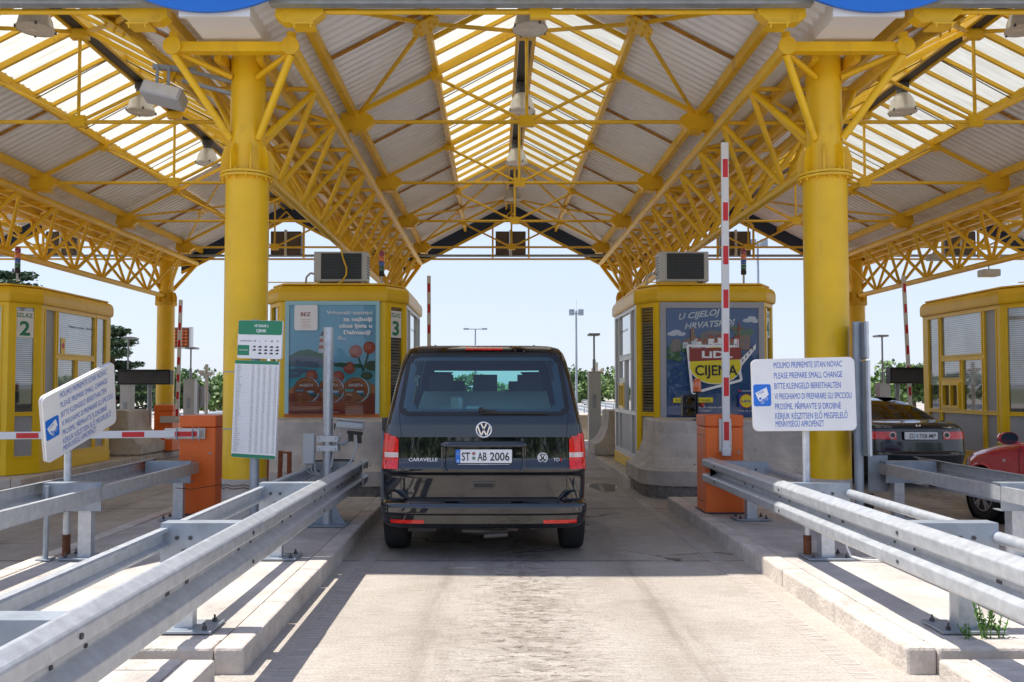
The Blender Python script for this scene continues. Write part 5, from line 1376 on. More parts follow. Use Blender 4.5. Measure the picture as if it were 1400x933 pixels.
# windscreen and side windows
B.rear_patch(round_ext(.80, .68, 1.24, 1.86, .08), 1.24, 1.86, 40, 24, .005, front=True).build('windscreen', 'carglass', van)
for s in (-1, 1):
    B.side_patch(s, .50, 1.55, lambda y: 1.27, lambda y: 1.80).build('side_window', 'carglass', van)
    B.side_patch(s, 1.62, 2.60, lambda y: 1.27, lambda y: 1.80).build('side_window', 'carglass', van)
    B.side_patch(s, 2.67, 3.30, lambda y: 1.25, lambda y: max(1.26, min(1.80, 1.80-(y-2.9)*.9))).build('side_window', 'glassdark', van)
    m = B.side_patch(s, .04, 4.3, lambda y: .46, lambda y: .50, off=.012); m.build('side_moulding', 'vanpaint', van)
# seams: tailgate shut lines
def seam(pts, w_=.006):
    mb = MB()
    for (xa, za), (xb, zb) in zip(pts, pts[1:]):
        n = 10
        for i in range(n):
            x0, z0, x1, z1 = xa+(xb-xa)*i/n, za+(zb-za)*i/n, xa+(xb-xa)*(i+1)/n, za+(zb-za)*(i+1)/n
            d = Vector((x1-x0, z1-z0)).normalized(); nx, nz = -d.y*w_/2, d.x*w_/2
            q = [(x0-nx, z0-nz), (x1-nx, z1-nz), (x1+nx, z1+nz), (x0+nx, z0+nz)]
            mb.add([(x, B.ry(x, z)-.0022, z) for x, z in q], [(0, 1, 2, 3)])
    return mb
for s in (-1, 1):
    seam([(s*.775, .55), (s*.775, 1.15), (s*.80, 1.34), (s*.745, 1.92)]).build('shut_line', 'ink', van)
seam([(-.745, 1.935), (.745, 1.935)], .008).build('shut_line', 'ink', van)
seam([(-.775, .79), (.775, .79)], .007).build('shut_line', 'ink', van)
# roof spoiler lip and brake lamp
m = B.rear_patch(lambda z: (-.18, .18), 1.965, 1.992, 12, 3, .012); m.build('brake_lamp', 'taillight', van)
m = MB()
for s in (-1, 1): m.tube((s*.50, .65, 2.015), (s*.50, .85, 2.02), .018, 8)
m.build('roof_mount', 'black', van)
# lamps
for s in (-1, 1):
    e = lambda z, s=s: tuple(sorted((s*(.80+max(0, (z-1.10))*.6), s*B.hw(z)*.998)))
    lp = B.rear_patch(e, .84, 1.145, 26, 20, .010, mfun=lambda c: 1 if .945 < c[2] < .995 else (2 if c[2] < .845 or c[2] > 1.145 else 0)).build('tail_light', ['taillight', 'clearlens', 'taillight'], van)
    i2 = B.rear_patch(lambda z, s=s: tuple(sorted((s*.80, s*.90))), 1.01, 1.12, 8, 8, .0125); i2.build('indicator_lens', 'amber_red', lp) if 'amber_red' in M else i2.build('indicator_lens', 'taillight', lp)
    B.side_patch(s, .08, .33, lambda y: .83+(y-.0)*.05, lambda y: 1.155+.1*y, 12, 6, .008).build('tail_light_side', 'taillight', van)
# bumper
Bb = Body(HW=[(.285, .86), (.30, .90), (.36, .945), (.46, .965), (.52, .965), (.555, .955), (.565, .90)],
          YR=[(.285, .06), (.30, -.04), (.335, -.085), (.345, -.10), (.43, -.105), (.44, -.125), (.50, -.125), (.53, -.115), (.555, -.08), (.565, .02)],
          YF=[(.285, .30), (.565, .35)], Rr=.24, nr=4.2, Rf=.02, nf=12, nz=20, arches=())
bm = Bb.mesh().build('bumper', 'vanpaint', van)
bstep = MB(); bstep.box(-.70, .70, -.06, .06, .548, .566); bstep.build('bumper_step', 'black', van)
for s in (-1, 1):
    Bb.rear_patch(lambda z, s=s: tuple(sorted((s*.55, s*.86))), .352, .385, 16, 3, .004).build('reflector', 'taillight', van)
    cr = MB(); cr.prism([(s*.70, .56), (s*.96, .56), (s*.955, .60), (s*.84, .645), (s*.76, .64), (s*.70, .575)], lambda a, b, t: (a, B.ry(a, b)-.035+t, b), .09); cr.build('bumper_corner', 'vanpaint', van, bevel=.01)
# plate housing
hz0, hz1 = .835, 1.075
pm = MB()
def rl(x, z, o): return (x, B.ry(x, z)-o, z)
for a, b, c_, d_ in ((-.40, .40, 1.045, 1.085),):
    sec = []
    for x in [-.40, -.385]+[-.36+.72*i/12 for i in range(13)]+[.385, .40]:
        e = .012 if abs(x) > .38 else 0
        sec.append([(x, B.ry(x, 1.10)-.0, 1.10-e), (x, B.ry(x, 1.09)-.030+e, 1.092-e), (x, B.ry(x, 1.05)-.045+e, 1.055), (x, B.ry(x, 1.04)-.040+e, 1.043+e), (x, B.ry(x, 1.04)+.002, 1.040+e)])
    pm.loft(sec, smooth=True)
for s in (-1, 1):
    sec = []
    for z in [.825+.02*i for i in range(12)]:
        k = .0 if z > .86 else (.86-z)*.8
        sec.append([(s*(.40-k), B.ry(.39, z)-.0, z), (s*(.395-k), B.ry(.39, z)-.034, z), (s*(.365-k), B.ry(.39, z)-.036, z), (s*(.35-k), B.ry(.36, z)+.004, z)])
    pm.loft(sec, smooth=True)
pm.build('plate_housing', 'vanpaint', van)
rc = B.rear_patch(lambda z: (-.365, .365), .84, 1.045, 10, 6, .003); rc.build('plate_recess', 'vanpaint', van)
yp = B.ry(0, .93)-.018
m = MB(); m.box(-.272, .272, yp, yp+.012, .876, 1.030); pf = m.build('plate_frame', 'black', van, bevel=.004)
m = MB(); m.xz(rrect(-.262, .262, .898, 1.022, .008, 3), yp-.003, .004); pl = m.build('number_plate', 'platewhite', van)
m = MB(); m.xz(rrect(-.262, -.217, .898, 1.022, .008, 3), yp-.0042, .001); m.build('plate_band', 'blue', pl)
text('D', .018, .022, 'poletext', pl, (-.248, yp-.0050, .905), bold=.02)
st_ = MB()
for k in range(12): a = R(30*k); st_.xz(circ(-.2395+.013*math.cos(a), .985+.013*math.sin(a), .0022, 6), yp-.0048, .0005)
st_.build('star_ring', 'brightyellow', pl)
text('ST', .078, .078, 'ink', pl, (-.205, yp-.0045, .921), bold=.015)
text('AB', .086, .078, 'ink', pl, (-.058, yp-.0045, .921), bold=.015)
text('2006', .182, .078, 'ink', pl, (.058, yp-.0045, .921), bold=.015)
for z, mm in ((.985, 'tomato'), (.942, 'treegreen')):
    m = MB(); m.xz(circ(-.093, z, .018, 20), yp-.005, .001); so = m.build('plate_seal', 'greypanel', pl)
    m = MB(); m.xz(circ(-.093, z, .011, 16), yp-.0056, .0005); m.build('seal_centre', mm, pl)
m = MB(); m.box(-.24, .24, yp-.004, yp-.001, .884, .887); m.build('frame_line', 'poletext', pf)
text('Autohaus', .07, .010, 'poletext', pf, (-.035, yp-.0035, .880))
# badge: ring with V over W
def ringm(cx, cz, r0, r1, y0, y1, n=40):
    mb = MB(); vs = []
    for r, y in ((r0, y1), (r0, y0), (r1, y0), (r1, y1)):
        vs.append([(cx+r*math.cos(2*math.pi*i/n), y, cz+r*math.sin(2*math.pi*i/n)) for i in range(n)])
    mb.loft(vs, caps=False); return mb
zb = 1.205; yb = B.ry(0, zb)
m = MB(); m.xz(circ(0, zb, .074, 40), yb-.010, .02); bo = m.build('badge', 'navy', van)
ringm(0, zb, .064, .076, yb-.020, yb+.01).build('badge_ring', 'chrome', bo)
m = MB()
def stroke(mb, a, b, w_, y): 
    d = Vector((b[0]-a[0], b[1]-a[1])).normalized(); n = Vector((-d.y, d.x))*w_/2
    mb.xz([(a[0]+n.x, a[1]+n.y), (a[0]-n.x, a[1]-n.y), (b[0]-n.x, b[1]-n.y), (b[0]+n.x, b[1]+n.y)], y, .008)
V_ = [((-.026, .058), (0, .006)), ((0, .006), (.026, .058)), ((-.056, .036), (-.026, -.056)), ((-.026, -.056), (0, -.004)), ((0, -.004), (.026, -.056)), ((.026, -.056), (.056, .036))]
for a, b in V_: stroke(m, (a[0], zb+a[1]), (b[0], zb+b[1]), .013, yb-.017)
m.build('badge_letters', 'chrome', bo)
text('CARAVELLE', .27, .034, 'poletext', van, (-.70, B.ry(.6, .93)-.012, .912), shear=.1, bold=.01)
text('TD', .058, .032, 'poletext', van, (.650, B.ry(.66, .93)-.016, .913), shear=.1); text('i', .012, .034, 'logored', van, (.714, B.ry(.7, .93)-.018, .913), bold=.02)
cx, cz = .55, .945; yv = B.ry(.55, .945)
m = MB(); m.xz(circ(cx, cz, .047, 32), yv-.004, .004); bo = m.build('round_sticker', 'ink', van)
ringm(cx, cz, .040, .048, yv-.006, yv).build('sticker_ring', 'poletext', bo)
text('B', .022, .034, 'poletext', bo, (cx-.036, yv-.0055, cz-.012), bold=.03); text('B', .022, .034, 'poletext', bo, (cx+.014, yv-.0055, cz-.012), bold=.03)
text('V', .024, .030, 'poletext', bo, (cx-.012, yv-.0055, cz+.004), bold=.03); text('09', .020, .018, 'poletext', bo, (cx-.010, yv-.0055, cz-.034), bold=.02)
# tailgate handle
z = .69; yh = B.ry(0, z)
m = MB(); m.xz(rrect(-.105, .105, z-.036, z+.036, .012, 4), yh-.008, .012); ho = m.build('tailgate_handle', 'vanpaint', van, bevel=.004)
m = MB(); m.xz(rrect(-.09, .09, z-.022, z+.018, .008, 4), yh-.0095, .002); m.build('handle_recess', 'ink', ho)
m = MB(); m.xz(circ(-.26, .77, .014, 16), B.ry(.26, .77)-.003, .004); m.build('lock', 'darkgrey', van)
# wiper
m = MB(); m.lathe([(.022, -.02), (.02, 0)], (-.03, B.ry(0, 1.40)-.03, 1.395), 14, axis='y'); m.bar((-.03, B.ry(0, 1.39)-.045, 1.395), (.12, B.ry(.12, 1.375)-.03, 1.372), .016, .022); m.bar((-.03, B.ry(0, 1.36)-.025, 1.362), (.60, B.ry(.5, 1.362)-.022, 1.358), .012, .014)
m.build('rear_wiper', 'black', van)
# wheels, underbody
for s in (-1, 1):
    for y in (.62, 3.75): wheel(van, s*.862, y, .335, .235, s)
m = MB(); m.box(-.80, .80, .25, 4.5, .26, .36); m.box(-.72, -.45, .15, .4, .24, .30); m.tube((-.7, .62, .30), (.7, .62, .30), .05, 10)
m.lathe([(.33, 0), (.345, .03), (.345, .10), (.33, .13)], (-.03, .62, .185), 28)
m.build('underbody', 'darkgrey', van)
m = MB(); m.tube((.46, .12, .285), (.44, .9, .29), .026, 12); m.box(.10, .32, .10, .25, .25, .28); m.build('exhaust', 'brownpanel', van)
m = MB(); m.bar((-.20, .06, .262), (.22, .08, .250), .03, .025); m.tube((.0, -.02, .225), (.22, .0, .235), .022, 8); m.build('tow_bracket', 'brownpanel', van)
# interior
m = MB()
def seat(m, x, y, w_, h):
    m.box(x-w_/2, x+w_/2, y, y+.14, .70, h); m.box(x-w_/2, x+w_/2, y, y+.5, .60, .78)
for x in (-.48, 0, .48): seat(m, x, 1.25, .44, 1.40)
for x in (-.42, .42): seat(m, x, 2.75, .5, 1.38)
m.box(-.84, .84, .35, 4.2, .45, .52)
m.build('seats', 'seat', van, bevel=.04, seg=3)
m = MB()
for x in (-.48, 0, .48): m.box(x-.13, x+.13, 1.22, 1.32, 1.52, 1.74); m.box(x-.06, x-.05, 1.26, 1.28, 1.38, 1.48); m.box(x+.05, x+.06, 1.26, 1.28, 1.38, 1.48)
for x in (-.42, .42): m.box(x-.14, x+.14, 2.75, 2.86, 1.46, 1.68)
m.build('headrest', 'seat', van, bevel=.035, seg=3)
m = MB(); m.add([(-.68, .40, 1.32), (.68, .40, 1.32), (.66, 1.16, 1.56), (-.66, 1.16, 1.56), (-.68, .40, 1.30), (.68, .40, 1.30), (.66, 1.16, 1.54), (-.66, 1.16, 1.54)], [(0, 1, 2, 3), (7, 6, 5, 4), (0, 4, 5, 1), (2, 6, 7, 3)]); m.build('light_band_cover', 'whiteplastic', van)  # pale slanted sheet stands in for the light band in the rear window
m = MB(); m.box(-.20, -.02, .55, .9, 1.30, 1.42); m.cbox((-.28, .6, 1.40), (.06, .25, .22), rot=rotZ(.4)); m.build('luggage', 'whiteplastic', van, bevel=.03)
for s in (-1, 1):
    m = MB(); m.cbox((s*1.06, 3.25, 1.20), (.20, .10, .26)); m.bar((s*.94, 3.25, 1.14), (s*1.0, 3.25, 1.15), .05, .05); m.build('wing_mirror', 'vanpaint', van, bevel=.03, seg=3)

# ------------------------------------------------------------------ dark saloon
car = thing('sedan', 'dark slate sedan with Zagreb number plate stopped beside the rightmost booth', 'car', (6.70, 12.9, 0))
C = Body(HW=[(.24, .72), (.34, .80), (.55, .85), (.85, .85), (.95, .82), (1.00, .79), (1.03, .75), (1.055, .70), (1.075, .67), (1.2, .62), (1.31, .555), (1.375, .49), (1.41, .40), (1.425, .28), (1.43, .15)],
         YR=[(.24, .14), (.34, .02), (.55, -.02), (.60, .02), (.75, .03), (.95, .05), (1.00, .09), (1.03, .17), (1.055, .34), (1.075, .52), (1.20, .84), (1.31, 1.18), (1.375, 1.45), (1.41, 1.7), (1.425, 1.95), (1.43, 2.1)],
         YF=[(.24, 4.3), (.5, 4.5), (.7, 4.42), (.8, 4.1), (.92, 3.5), (1.0, 3.15), (1.2, 2.8), (1.35, 2.5), (1.42, 2.3), (1.43, 2.2)], Rr=.50, nr=3.6, Rf=.7, nf=2.8,
         arches=((.95, .32, .36), (3.65, .32, .36)), holes=lambda c: (c[2] > 1.12 and c[2] < 1.36 and abs(c[0]) < .48 and c[1] < 1.6))
C.mesh().build('body', 'hondapaint', car)
C.rear_patch(round_ext(.60, .50, 1.09, 1.385, .05), 1.09, 1.385, 30, 18, .006).build('rear_window', 'carglass', car)
for s in (-1, 1):
    C.side_patch(s, 1.35, 2.45, lambda y: 1.02, lambda y: 1.34 if y > 1.6 else 1.34-(1.6-y)*.6).build('side_window', 'glassdark', car)
    e = lambda z, s=s: tuple(sorted((s*.40, s*.83*C.hw(z)/.85*1.0)))
    lp = C.rear_patch(lambda z, s=s: tuple(sorted((s*.37, s*C.hw(z)*.96))), .785, .905, 26, 8, .008).build('tail_light', 'taillight', car)
    m = MB(); m.xz(circ(s*.425, .85, .055, 24), C.ry(.43, .85)-.014, .008); q = m.build('round_lamp', 'clearlens', lp)
    m = MB(); m.xz(circ(s*.425, .85, .036, 20), C.ry(.43, .85)-.017, .004); m.build('round_lamp_centre', 'darkgrey', lp)
    for y in (.95, 3.65): wheel(car, s*.77, y, .32, .21, s)
m = C.rear_patch(round_ext(.32, .32, .75, .93, .03), .75, .93, 20, 12, .002); m.build('plate_recess', 'hondapaint', car)
m = MB(); m.box(-.27, .27, -.0, .02, .775, .91); pf = m.build('plate_frame', 'black', car, bevel=.004)
m = MB(); m.xz(rrect(-.26, .26, .785, .902, .01, 3), -.004, .005); pl = m.build('number_plate', 'platewhite', car)
text('ZG', .085, .070, 'ink', pl, (-.19, -.0055, .807), bold=.01); text('1708-MP', .29, .070, 'ink', pl, (-.06, -.0055, .807), bold=.01)
m = MB(); m.xz([(-.092, .82), (-.072, .82), (-.068, .87), (-.096, .87)], -.0052, .001); m.build('plate_seal', 'teaframe', pl)
for sgn in (-1, 1):
    pass
m = MB(); yq = C.ry(0, 1.0)-.008
for s in (-1, 1): stroke(m, (s*.022, .965), (s*.030, 1.012), .012, yq)
stroke(m, (-.022, .988), (.022, .988), .010, yq)
lo = m.build('badge', 'chrome', car)
ms = MB(); ms.xz(rrect(-.046, .046, .957, 1.02, .012, 3), yq+.003, .004); ms.build('badge_field', 'darkgrey', lo)
text('EXECUTIVE', .15, .016, 'chrome', car, (.37, C.ry(.45, .97)-.006, .960), shear=.2)
m = MB(); m.box(-.5, .5, 1.45, 1.60, .7, 1.12); m.box(-.13-.32, .13-.32, 1.45, 1.55, 1.12, 1.28); m.box(.19, .45, 1.45, 1.55, 1.12, 1.28); m.box(-.7, .7, .6, 3.4, .35, .45); m.build('seats', 'seat', car, bevel=.03)
C.rear_patch(round_ext(.60, .50, 1.09, 1.40, .05), 1.10, 1.38, 20, 10, .006, front=True).build('windscreen', 'glassdark', car)
for x in (-.86,):
    m = MB(); m.cbox((-.93, 2.9, .98), (.18, .10, .13)); m.build('wing_mirror', 'hondapaint', car, bevel=.03, seg=3)

# ------------------------------------------------------------------ red hatchback at the right edge
rcx = thing('hatchback', 'glossy red car at the right edge, its front wheel and mirror in view', 'car', (6.75, 6.55, 0))
D = Body(HW=[(.22, .76), (.32, .84), (.55, .875), (.80, .875), (.92, .86), (.98, .83), (1.02, .79), (1.2, .72), (1.35, .64), (1.42, .54), (1.445, .3)],
         YR=[(.22, .12), (.4, 0), (.9, .05), (1.02, .12), (1.35, .4), (1.42, .6), (1.445, 1.0)],
         YF=[(.22, 4.05), (.35, 4.18), (.55, 4.24), (.70, 4.20), (.78, 4.08), (.84, 3.88), (.90, 3.60), (.96, 3.25), (1.00, 3.02), (1.06, 2.84), (1.3, 2.20), (1.42, 1.95), (1.445, 1.8)],
         Rr=.45, nr=3.5, Rf=.85, nf=2.5, arches=((.75, .31, .37), (3.36, .31, .37)))
D.mesh().build('body', 'redpaint', rcx)
D.rear_patch(round_ext(.70, .55, 1.03, 1.38, .05), 1.03, 1.38, 24, 16, .006, front=True).build('windscreen', 'glassdark', rcx)
for s in (-1, 1):
    D.side_patch(s, .7, 1.45, lambda y: 1.0, lambda y: 1.34).build('side_window', 'glassdark', rcx)
    D.side_patch(s, 1.52, 2.55, lambda y: 1.0, lambda y: max(1.01, min(1.34, 1.34-(y-2.0)*.55))).build('side_window', 'glassdark', rcx)
    for y in (.75, 3.36): wheel(rcx, s*.79, y, .315, .20, s)
    for y in (.75, 3.36):
        m = MB(); pts = [(s*(D.sx(y+.37*math.cos(R(a)), .31+.37*math.sin(R(a)))+.002), y+.372*math.cos(R(a)), .31+.372*math.sin(R(a))) for a in range(-10, 191, 10)]
        m.path(pts, .016, 8); m.build('wheel_arch', 'redpaint', rcx)
        m = MB(); m.lathe([(.385, s*.60), (.385, s*.86)], (0, y, .31), 40, axis='x', cap1=False); m.build('arch_liner', 'ink', rcx)
    m = MB(); m.lathe([(.02, -.06), (.055, -.055), (.085, -.02), (.092, .03), (.090, .055)], (0, 0, 0), 24, axis='y'); m.v = [(s*.98+p[0]*1.15, 2.71-p[1]*1.0, 1.03+p[2]*.82) for p in m.v]; m.bar((s*.84, 2.70, .97), (s*.95, 2.72, .98), .05, .04); mo = m.build('wing_mirror', 'redpaint', rcx)
    m = MB(); m.lathe([(.084, 0), (.084, .004)], (0, 0, 0), 24, axis='y'); m.v = [(s*.98+p[0]*1.15, 2.652+p[1], 1.03+p[2]*.82) for p in m.v]; m.build('mirror_glass', 'glassdark', mo)
    m = MB()
    for yy in (1.50, 2.66):
        pts = [(s*(D.sx(yy, z)+.001), yy, z) for z in (.30, .45, .6, .8, .92, .98)]; m.path(pts, .004, 5)
    m.build('shut_line', 'ink', rcx)
    D.rear_patch(lambda z, s=s: tuple(sorted((s*.42, s*D.hw(z)*.97))), .57, .70, 16, 8, .01, front=True).build('headlight', 'clearlens', rcx)
    m = MB(); m.cbox((s*(D.sx(2.2, .88)+.012), 1.75, .86), (.022, .18, .028)); m.build('door_handle', 'redpaint', rcx, bevel=.008)
    m = MB(); m.cbox((s*(D.sx(2.95, .78)+.006), 2.92, .76), (.012, .05, .03)); m.build('side_repeater', 'clearlens', rcx, bevel=.006)

# ------------------------------------------------------------------ red delivery van far down the right lane
rv = thing('red_van', 'red van with dark rear window waiting beyond the dark sedan', 'van', (8.25, 21.0, 0))
E = Body(HW=[(.35, .86), (.5, .92), (1.1, .92), (1.8, .86), (1.98, .78), (2.05, .5)], YR=[(.35, .03), (.9, 0), (1.2, .03), (1.9, .12), (2.02, .3), (2.05, .6)], YF=[(.35, 4.2), (.9, 4.2), (1.2, 3.6), (1.9, 3.0), (2.05, 2.4)], Rr=.25, nr=5, nz=24, arches=((.8, .33, .38), (3.5, .33, .38)))
E.mesh().build('body', 'redpaint', rv)
E.rear_patch(round_ext(.72, .66, 1.25, 1.8, .08), 1.25, 1.8, 24, 14, .006).build('rear_window', 'glassdark', rv)
for s in (-1, 1):
    for y in (.8, 3.5): wheel(rv, s*.81, y, .33, .21, s)
    E.rear_patch(lambda z, s=s: tuple(sorted((s*.78, s*E.hw(z)*.98))), .95, 1.3, 8, 8, .008).build('tail_light', 'taillight', rv)
    E.side_patch(s, .5, 3.0, lambda y: 1.25, lambda y: 1.75 if y < 2.7 else 1.6).build('side_window', 'glassdark', rv)
m = MB(); m.xz(rrect(-.26, .26, .62, .74, .01, 3), -.012, .01); m.build('number_plate', 'platewhite', rv)
m = MB(); m.box(-.9, .9, -.06, .1, .35, .55); m.build('bumper', 'darkgrey', rv, bevel=.03)
# ================================================================== BACKGROUND
# black message displays on posts behind the booths
def display(label, x, y, zc, w_, post_dx):
    t = thing('message_display', label, 'display', (x, y, .15), 0, 'black message displays behind the booths')
    m = MB(); m.box(-w_/2, w_/2, 0, .22, zc-.34, zc); o = m.build('case', 'black', t, bevel=.012)
    m = MB(); m.box(-w_/2+.03, w_/2-.03, -.004, 0, zc-.31, zc-.03); m.build('led_panel', 'darkgrey', o)
    m = MB(); m.box(-w_/2-.01, w_/2+.01, -.10, .0, zc, zc+.012); m.build('visor', 'black', t)
    m = MB(); m.lathe([(.05, 0), (.05, zc-.34)], (post_dx, .11, 0), 14); m.build('post', 'galdull', t)
display('black message display behind the left booth, over the signal head', -8.22, 19.2, 1.86, 1.24, .10)
display('black message display behind the dark sedan', 9.10, 18.0, 1.88, .80, -.2)
# cabinets carrying slim lamps beyond the booths
def cab_lamp(label, x, y, zc, zl, w_=.28):
    t = thing('lane_post', label, 'lamp post', (x, y, .15), 0, 'pale cabinets with slim head lamps beyond the booths')
    m = MB(); m.box(-w_/2, w_/2, -.12, .12, 0, zc); m.box(-w_/2-.01, w_/2+.01, -.13, .13, zc, zc+.02); m.build('cabinet', 'acgrey', t, bevel=.01)
    m = MB(); m.box(-.05, .03, -.135, -.12, zc*.55, zc*.72); m.build('door', 'galdull', t)
    m = MB(); m.lathe([(.022, zc), (.022, zl)], n=10); m.lathe([(.035, zc), (.035, zc+.3)], n=10); m.build('pole', 'galdull', t)
    m = MB(); m.box(-.13, .13, -.1, .25, zl, zl+.05); m.build('lamp_head', 'galdull', t, bevel=.01)
cab_lamp('pale cabinet with slim lamp standing right of the van', 2.30, 18.9, 1.80, 2.65)
cab_lamp('pale cabinet with slim lamp behind the far orange cabinet', -7.9, 21.3, 1.65, 2.45)
cab_lamp('slim lamp behind the leftmost booth', -9.4, 21.0, 1.5, 2.70)
cab_lamp('pale cabinet with slim lamp left of the dark sedan', 9.95, 21.0, 1.55, 2.75)
def camera_pole(label, x, y, h, r=.045, n=1, zb=.15):
    t = thing('camera_mast', label, 'camera mast', (x, y, zb), 0, 'white masts with small cameras beyond the booths')
    m = MB(); m.lathe([(r, 0), (r, h)], n=12); m.build('mast', 'whiteplastic', t)
    m = MB(); m.box(-.16, .10, -.05, .05, h-.30, h-.24); m.cbox((-.12, -.04, h-.20), (.10, .2, .09)); m.cbox((.14, -.04, h-.24), (.10, .2, .09)); m.build('camera_head', 'whiteplastic', t, bevel=.01)
    m = MB(); m.path([(.04, -.02, h-.3), (.12, -.02, h-.45), (.12, -.02, h-.6), (.05, 0, h-.7)], .010, 5); m.build('cable', 'darkgrey', t)
camera_pole('white camera mast left of the near column, against the bushes', -7.45, 21.2, 2.05)
camera_pole('white camera mast right of the van, beyond its roof corner', 3.05, 24.5, 2.2, .05)
t = thing('mirror_disc', 'round sign seen from behind beside the far orange cabinet', 'round sign', (-8.05, 22.3, .0)); m = MB(); m.lathe([(.025, 0), (.025, 1.7)], n=8); m.build('post', 'galdull', t)
m = MB(); m.lathe([(.30, 0), (.30, .02)], (0, .03, 1.35), 28, axis='y'); m.build('disc', 'greypanel', t)
# LED board
t = thing('led_board', 'orange LED traffic board on a white mast beyond the left lane', 'LED board', (-12.3, 31.5, 0))
m = MB(); m.box(-.62, .62, 0, .25, 3.10, 3.95); fo = m.build('frame', 'whiteplastic', t, bevel=.02)
m = MB(); m.box(-.54, .54, -.012, 0, 3.16, 3.89); po = m.build('led_panel', 'rust', fo)
m = MB(); 
for r_ in range(5):
    for k in range(7): m.box(-.50+.145*k, -.40+.145*k, -.018, -.012, 3.22+.13*r_, 3.30+.13*r_)
m.build('led_modules', 'orangedark', fo)
m = MB(); m.box(-.25, -.09, .05, .2, 0, 3.1); m.box(-.30, -.12, -.1, .0, 0, 4.0); m.build('mast', 'whiteplastic', t)
# tall floodlight masts
def mast(label, x, y, h, kind):
    t = thing('light_mast', label, 'light mast', (x, y, 0), 0, 'light masts beyond the toll plaza')
    m = MB(); m.lathe([(.09, 0), (.05, h)], n=10); m.build('mast', 'galdull', t)
    m = MB()
    if kind == 't': m.box(-.75, .75, -.1, .1, h, h+.06); m.box(-.9, -.5, -.2, .2, h-.02, h+.1); m.box(.5, .9, -.2, .2, h-.02, h+.1)
    else:
        for s in (-1, 1): m.cbox((s*.28, 0, h-.1), (.32, .3, .36)); 
        m.box(-.4, .4, -.04, .04, h-.2, h-.14); m.lathe([(.02, h), (.02, h+.7)], n=6)
    m.build('lamp_head', 'galdull', t, bevel=.02)
mast('distant two armed light mast above the van roof', -1.45, 62, 6.0, 't')
mast('twin headed mast between the van and booth 4', 5.0, 50.0, 6.3, 'f')
mast('tall mast rising behind booth 4 beside the stack light', 12.6, 39.0, 8.6, 'f')
# distant guardrails on the plaza and along the motorway
def far_rail(label, x, y0, y1):
    t = thing('far_guardrail', label, 'guardrail', (x, y0, 0), 0, 'distant guardrails beyond the booths')
    m = MB(); sweep(m, WP, [(x, y0), (x, y1)], -1, .78); m.build('beam', 'gal', t, W=True)
    y = y0+.3
    while y < y1:
        m = MB(); m.box(x-.10, x-.04, y, y+.1, 0, .72); m.build('post', 'gal', t, W=True); y += 3
for k, (x, a, b) in enumerate(((4.1, 24.5, 44), (6.2, 30, 60), (-9.6, 25, 45), (-7.4, 30, 52), (10.8, 25, 45))):
    far_rail(('distant guardrail seen between the van and booth 4', 'farther guardrail on the plaza behind booth 4', 'distant guardrail behind the leftmost display', 'distant guardrail left of the near column', 'distant guardrail beyond the dark sedan')[k], x, a, b)
def plinth(label, x, y, w_, d_, h):
    t = tag(MB().box(-w_/2, w_/2, 0, d_, 0, h).build('concrete_block', 'concrete', None, bevel=.03, loc=(x, y, 0)), label, 'concrete block', 'low concrete blocks beyond the booths')
    return t
plinth('low concrete block beyond the van, right of its flank', 2.6, 23.0, .9, 1.2, .85)
plinth('low concrete block beside the far orange cabinet', -9.0, 23.6, 1.2, .9, .6)
plinth('squat concrete block at the foot of the slim far column', -8.4, 20.6, 1.0, .5, .42)

# ------------------------------------------------------------------ foliage
def leaf_cloud(mb, c, rad, n, size, flat_=1.0):
    for _ in range(n):
        while True:
            d = Vector((random.uniform(-1, 1), random.uniform(-1, 1), random.uniform(-1, 1)))
            if .25 < d.length < 1: break
        p = Vector(c)+Vector((d.x*rad[0], d.y*rad[1], d.z*rad[2]))
        a = Vector((random.gauss(0, 1), random.gauss(0, 1), random.gauss(0, flat_))).normalized(); b = a.orthogonal().normalized()
        b = Matrix.Rotation(random.uniform(0, 6.28), 3, a) @ b
        s = size*random.uniform(.6, 1.3)
        mb.add([p-a*s*.5, p+b*s*.32, p+a*s*.5, p-b*s*.32], [(0, 1, 2, 3)])
def make_tree(label, x, y, h, w_, dense=1., leafsize=.35, m='leaf', group='broadleaf trees and bushes beyond the plaza', grp=None):
    t = thing('tree', label, 'tree', (x, y, 0), 0, group)
    tr = MB(); tr.tube((0, 0, 0), (0, 0, h*.45), w_*.05, 8, r2=w_*.035)
    cr = MB(); n = int(11*dense)
    for k in range(n):
        a = random.uniform(0, 6.28); rr = w_*.36*math.sqrt(random.random()); z = h*random.uniform(.30, .86)
        c = (rr*math.cos(a), rr*math.sin(a), z); q = w_*random.uniform(.14, .24)
        tr.tube((0, 0, h*.3), c, w_*.018, 5, r2=.01)
        leaf_cloud(cr, c, (q, q, q*.8), int(150*dense), leafsize)
    tr.build('trunk', 'bark', t); cr.build('crown', m, t)
    return t
PROTO = []
specs = [(-19, 52, 4.2, 4.5), (-24, 60, 5.0, 5.5), (-15.5, 44, 3.2, 3.8)]
def forest(label, pts, seed):
    """a far wood that reads as one mass"""
    random.seed(seed); mb = MB()
    for x, y, h, w_ in pts:
        for k in range(5):
            a = random.uniform(0, 6.28); rr = w_*.35*random.random()
            c = (x+rr*math.cos(a), y+rr*math.sin(a), h*random.uniform(.25, .8)); q = w_*random.uniform(.22, .34)
            leaf_cloud(mb, c, (q, q, h*.22), 90, .62)
        leaf_cloud(mb, (x, y, h*.25), (w_*.5, w_*.4, h*.28), 120, .7)
    return tag(mb.build('wood', 'leaf', None), kind='stuff')
pts = []
x = -75
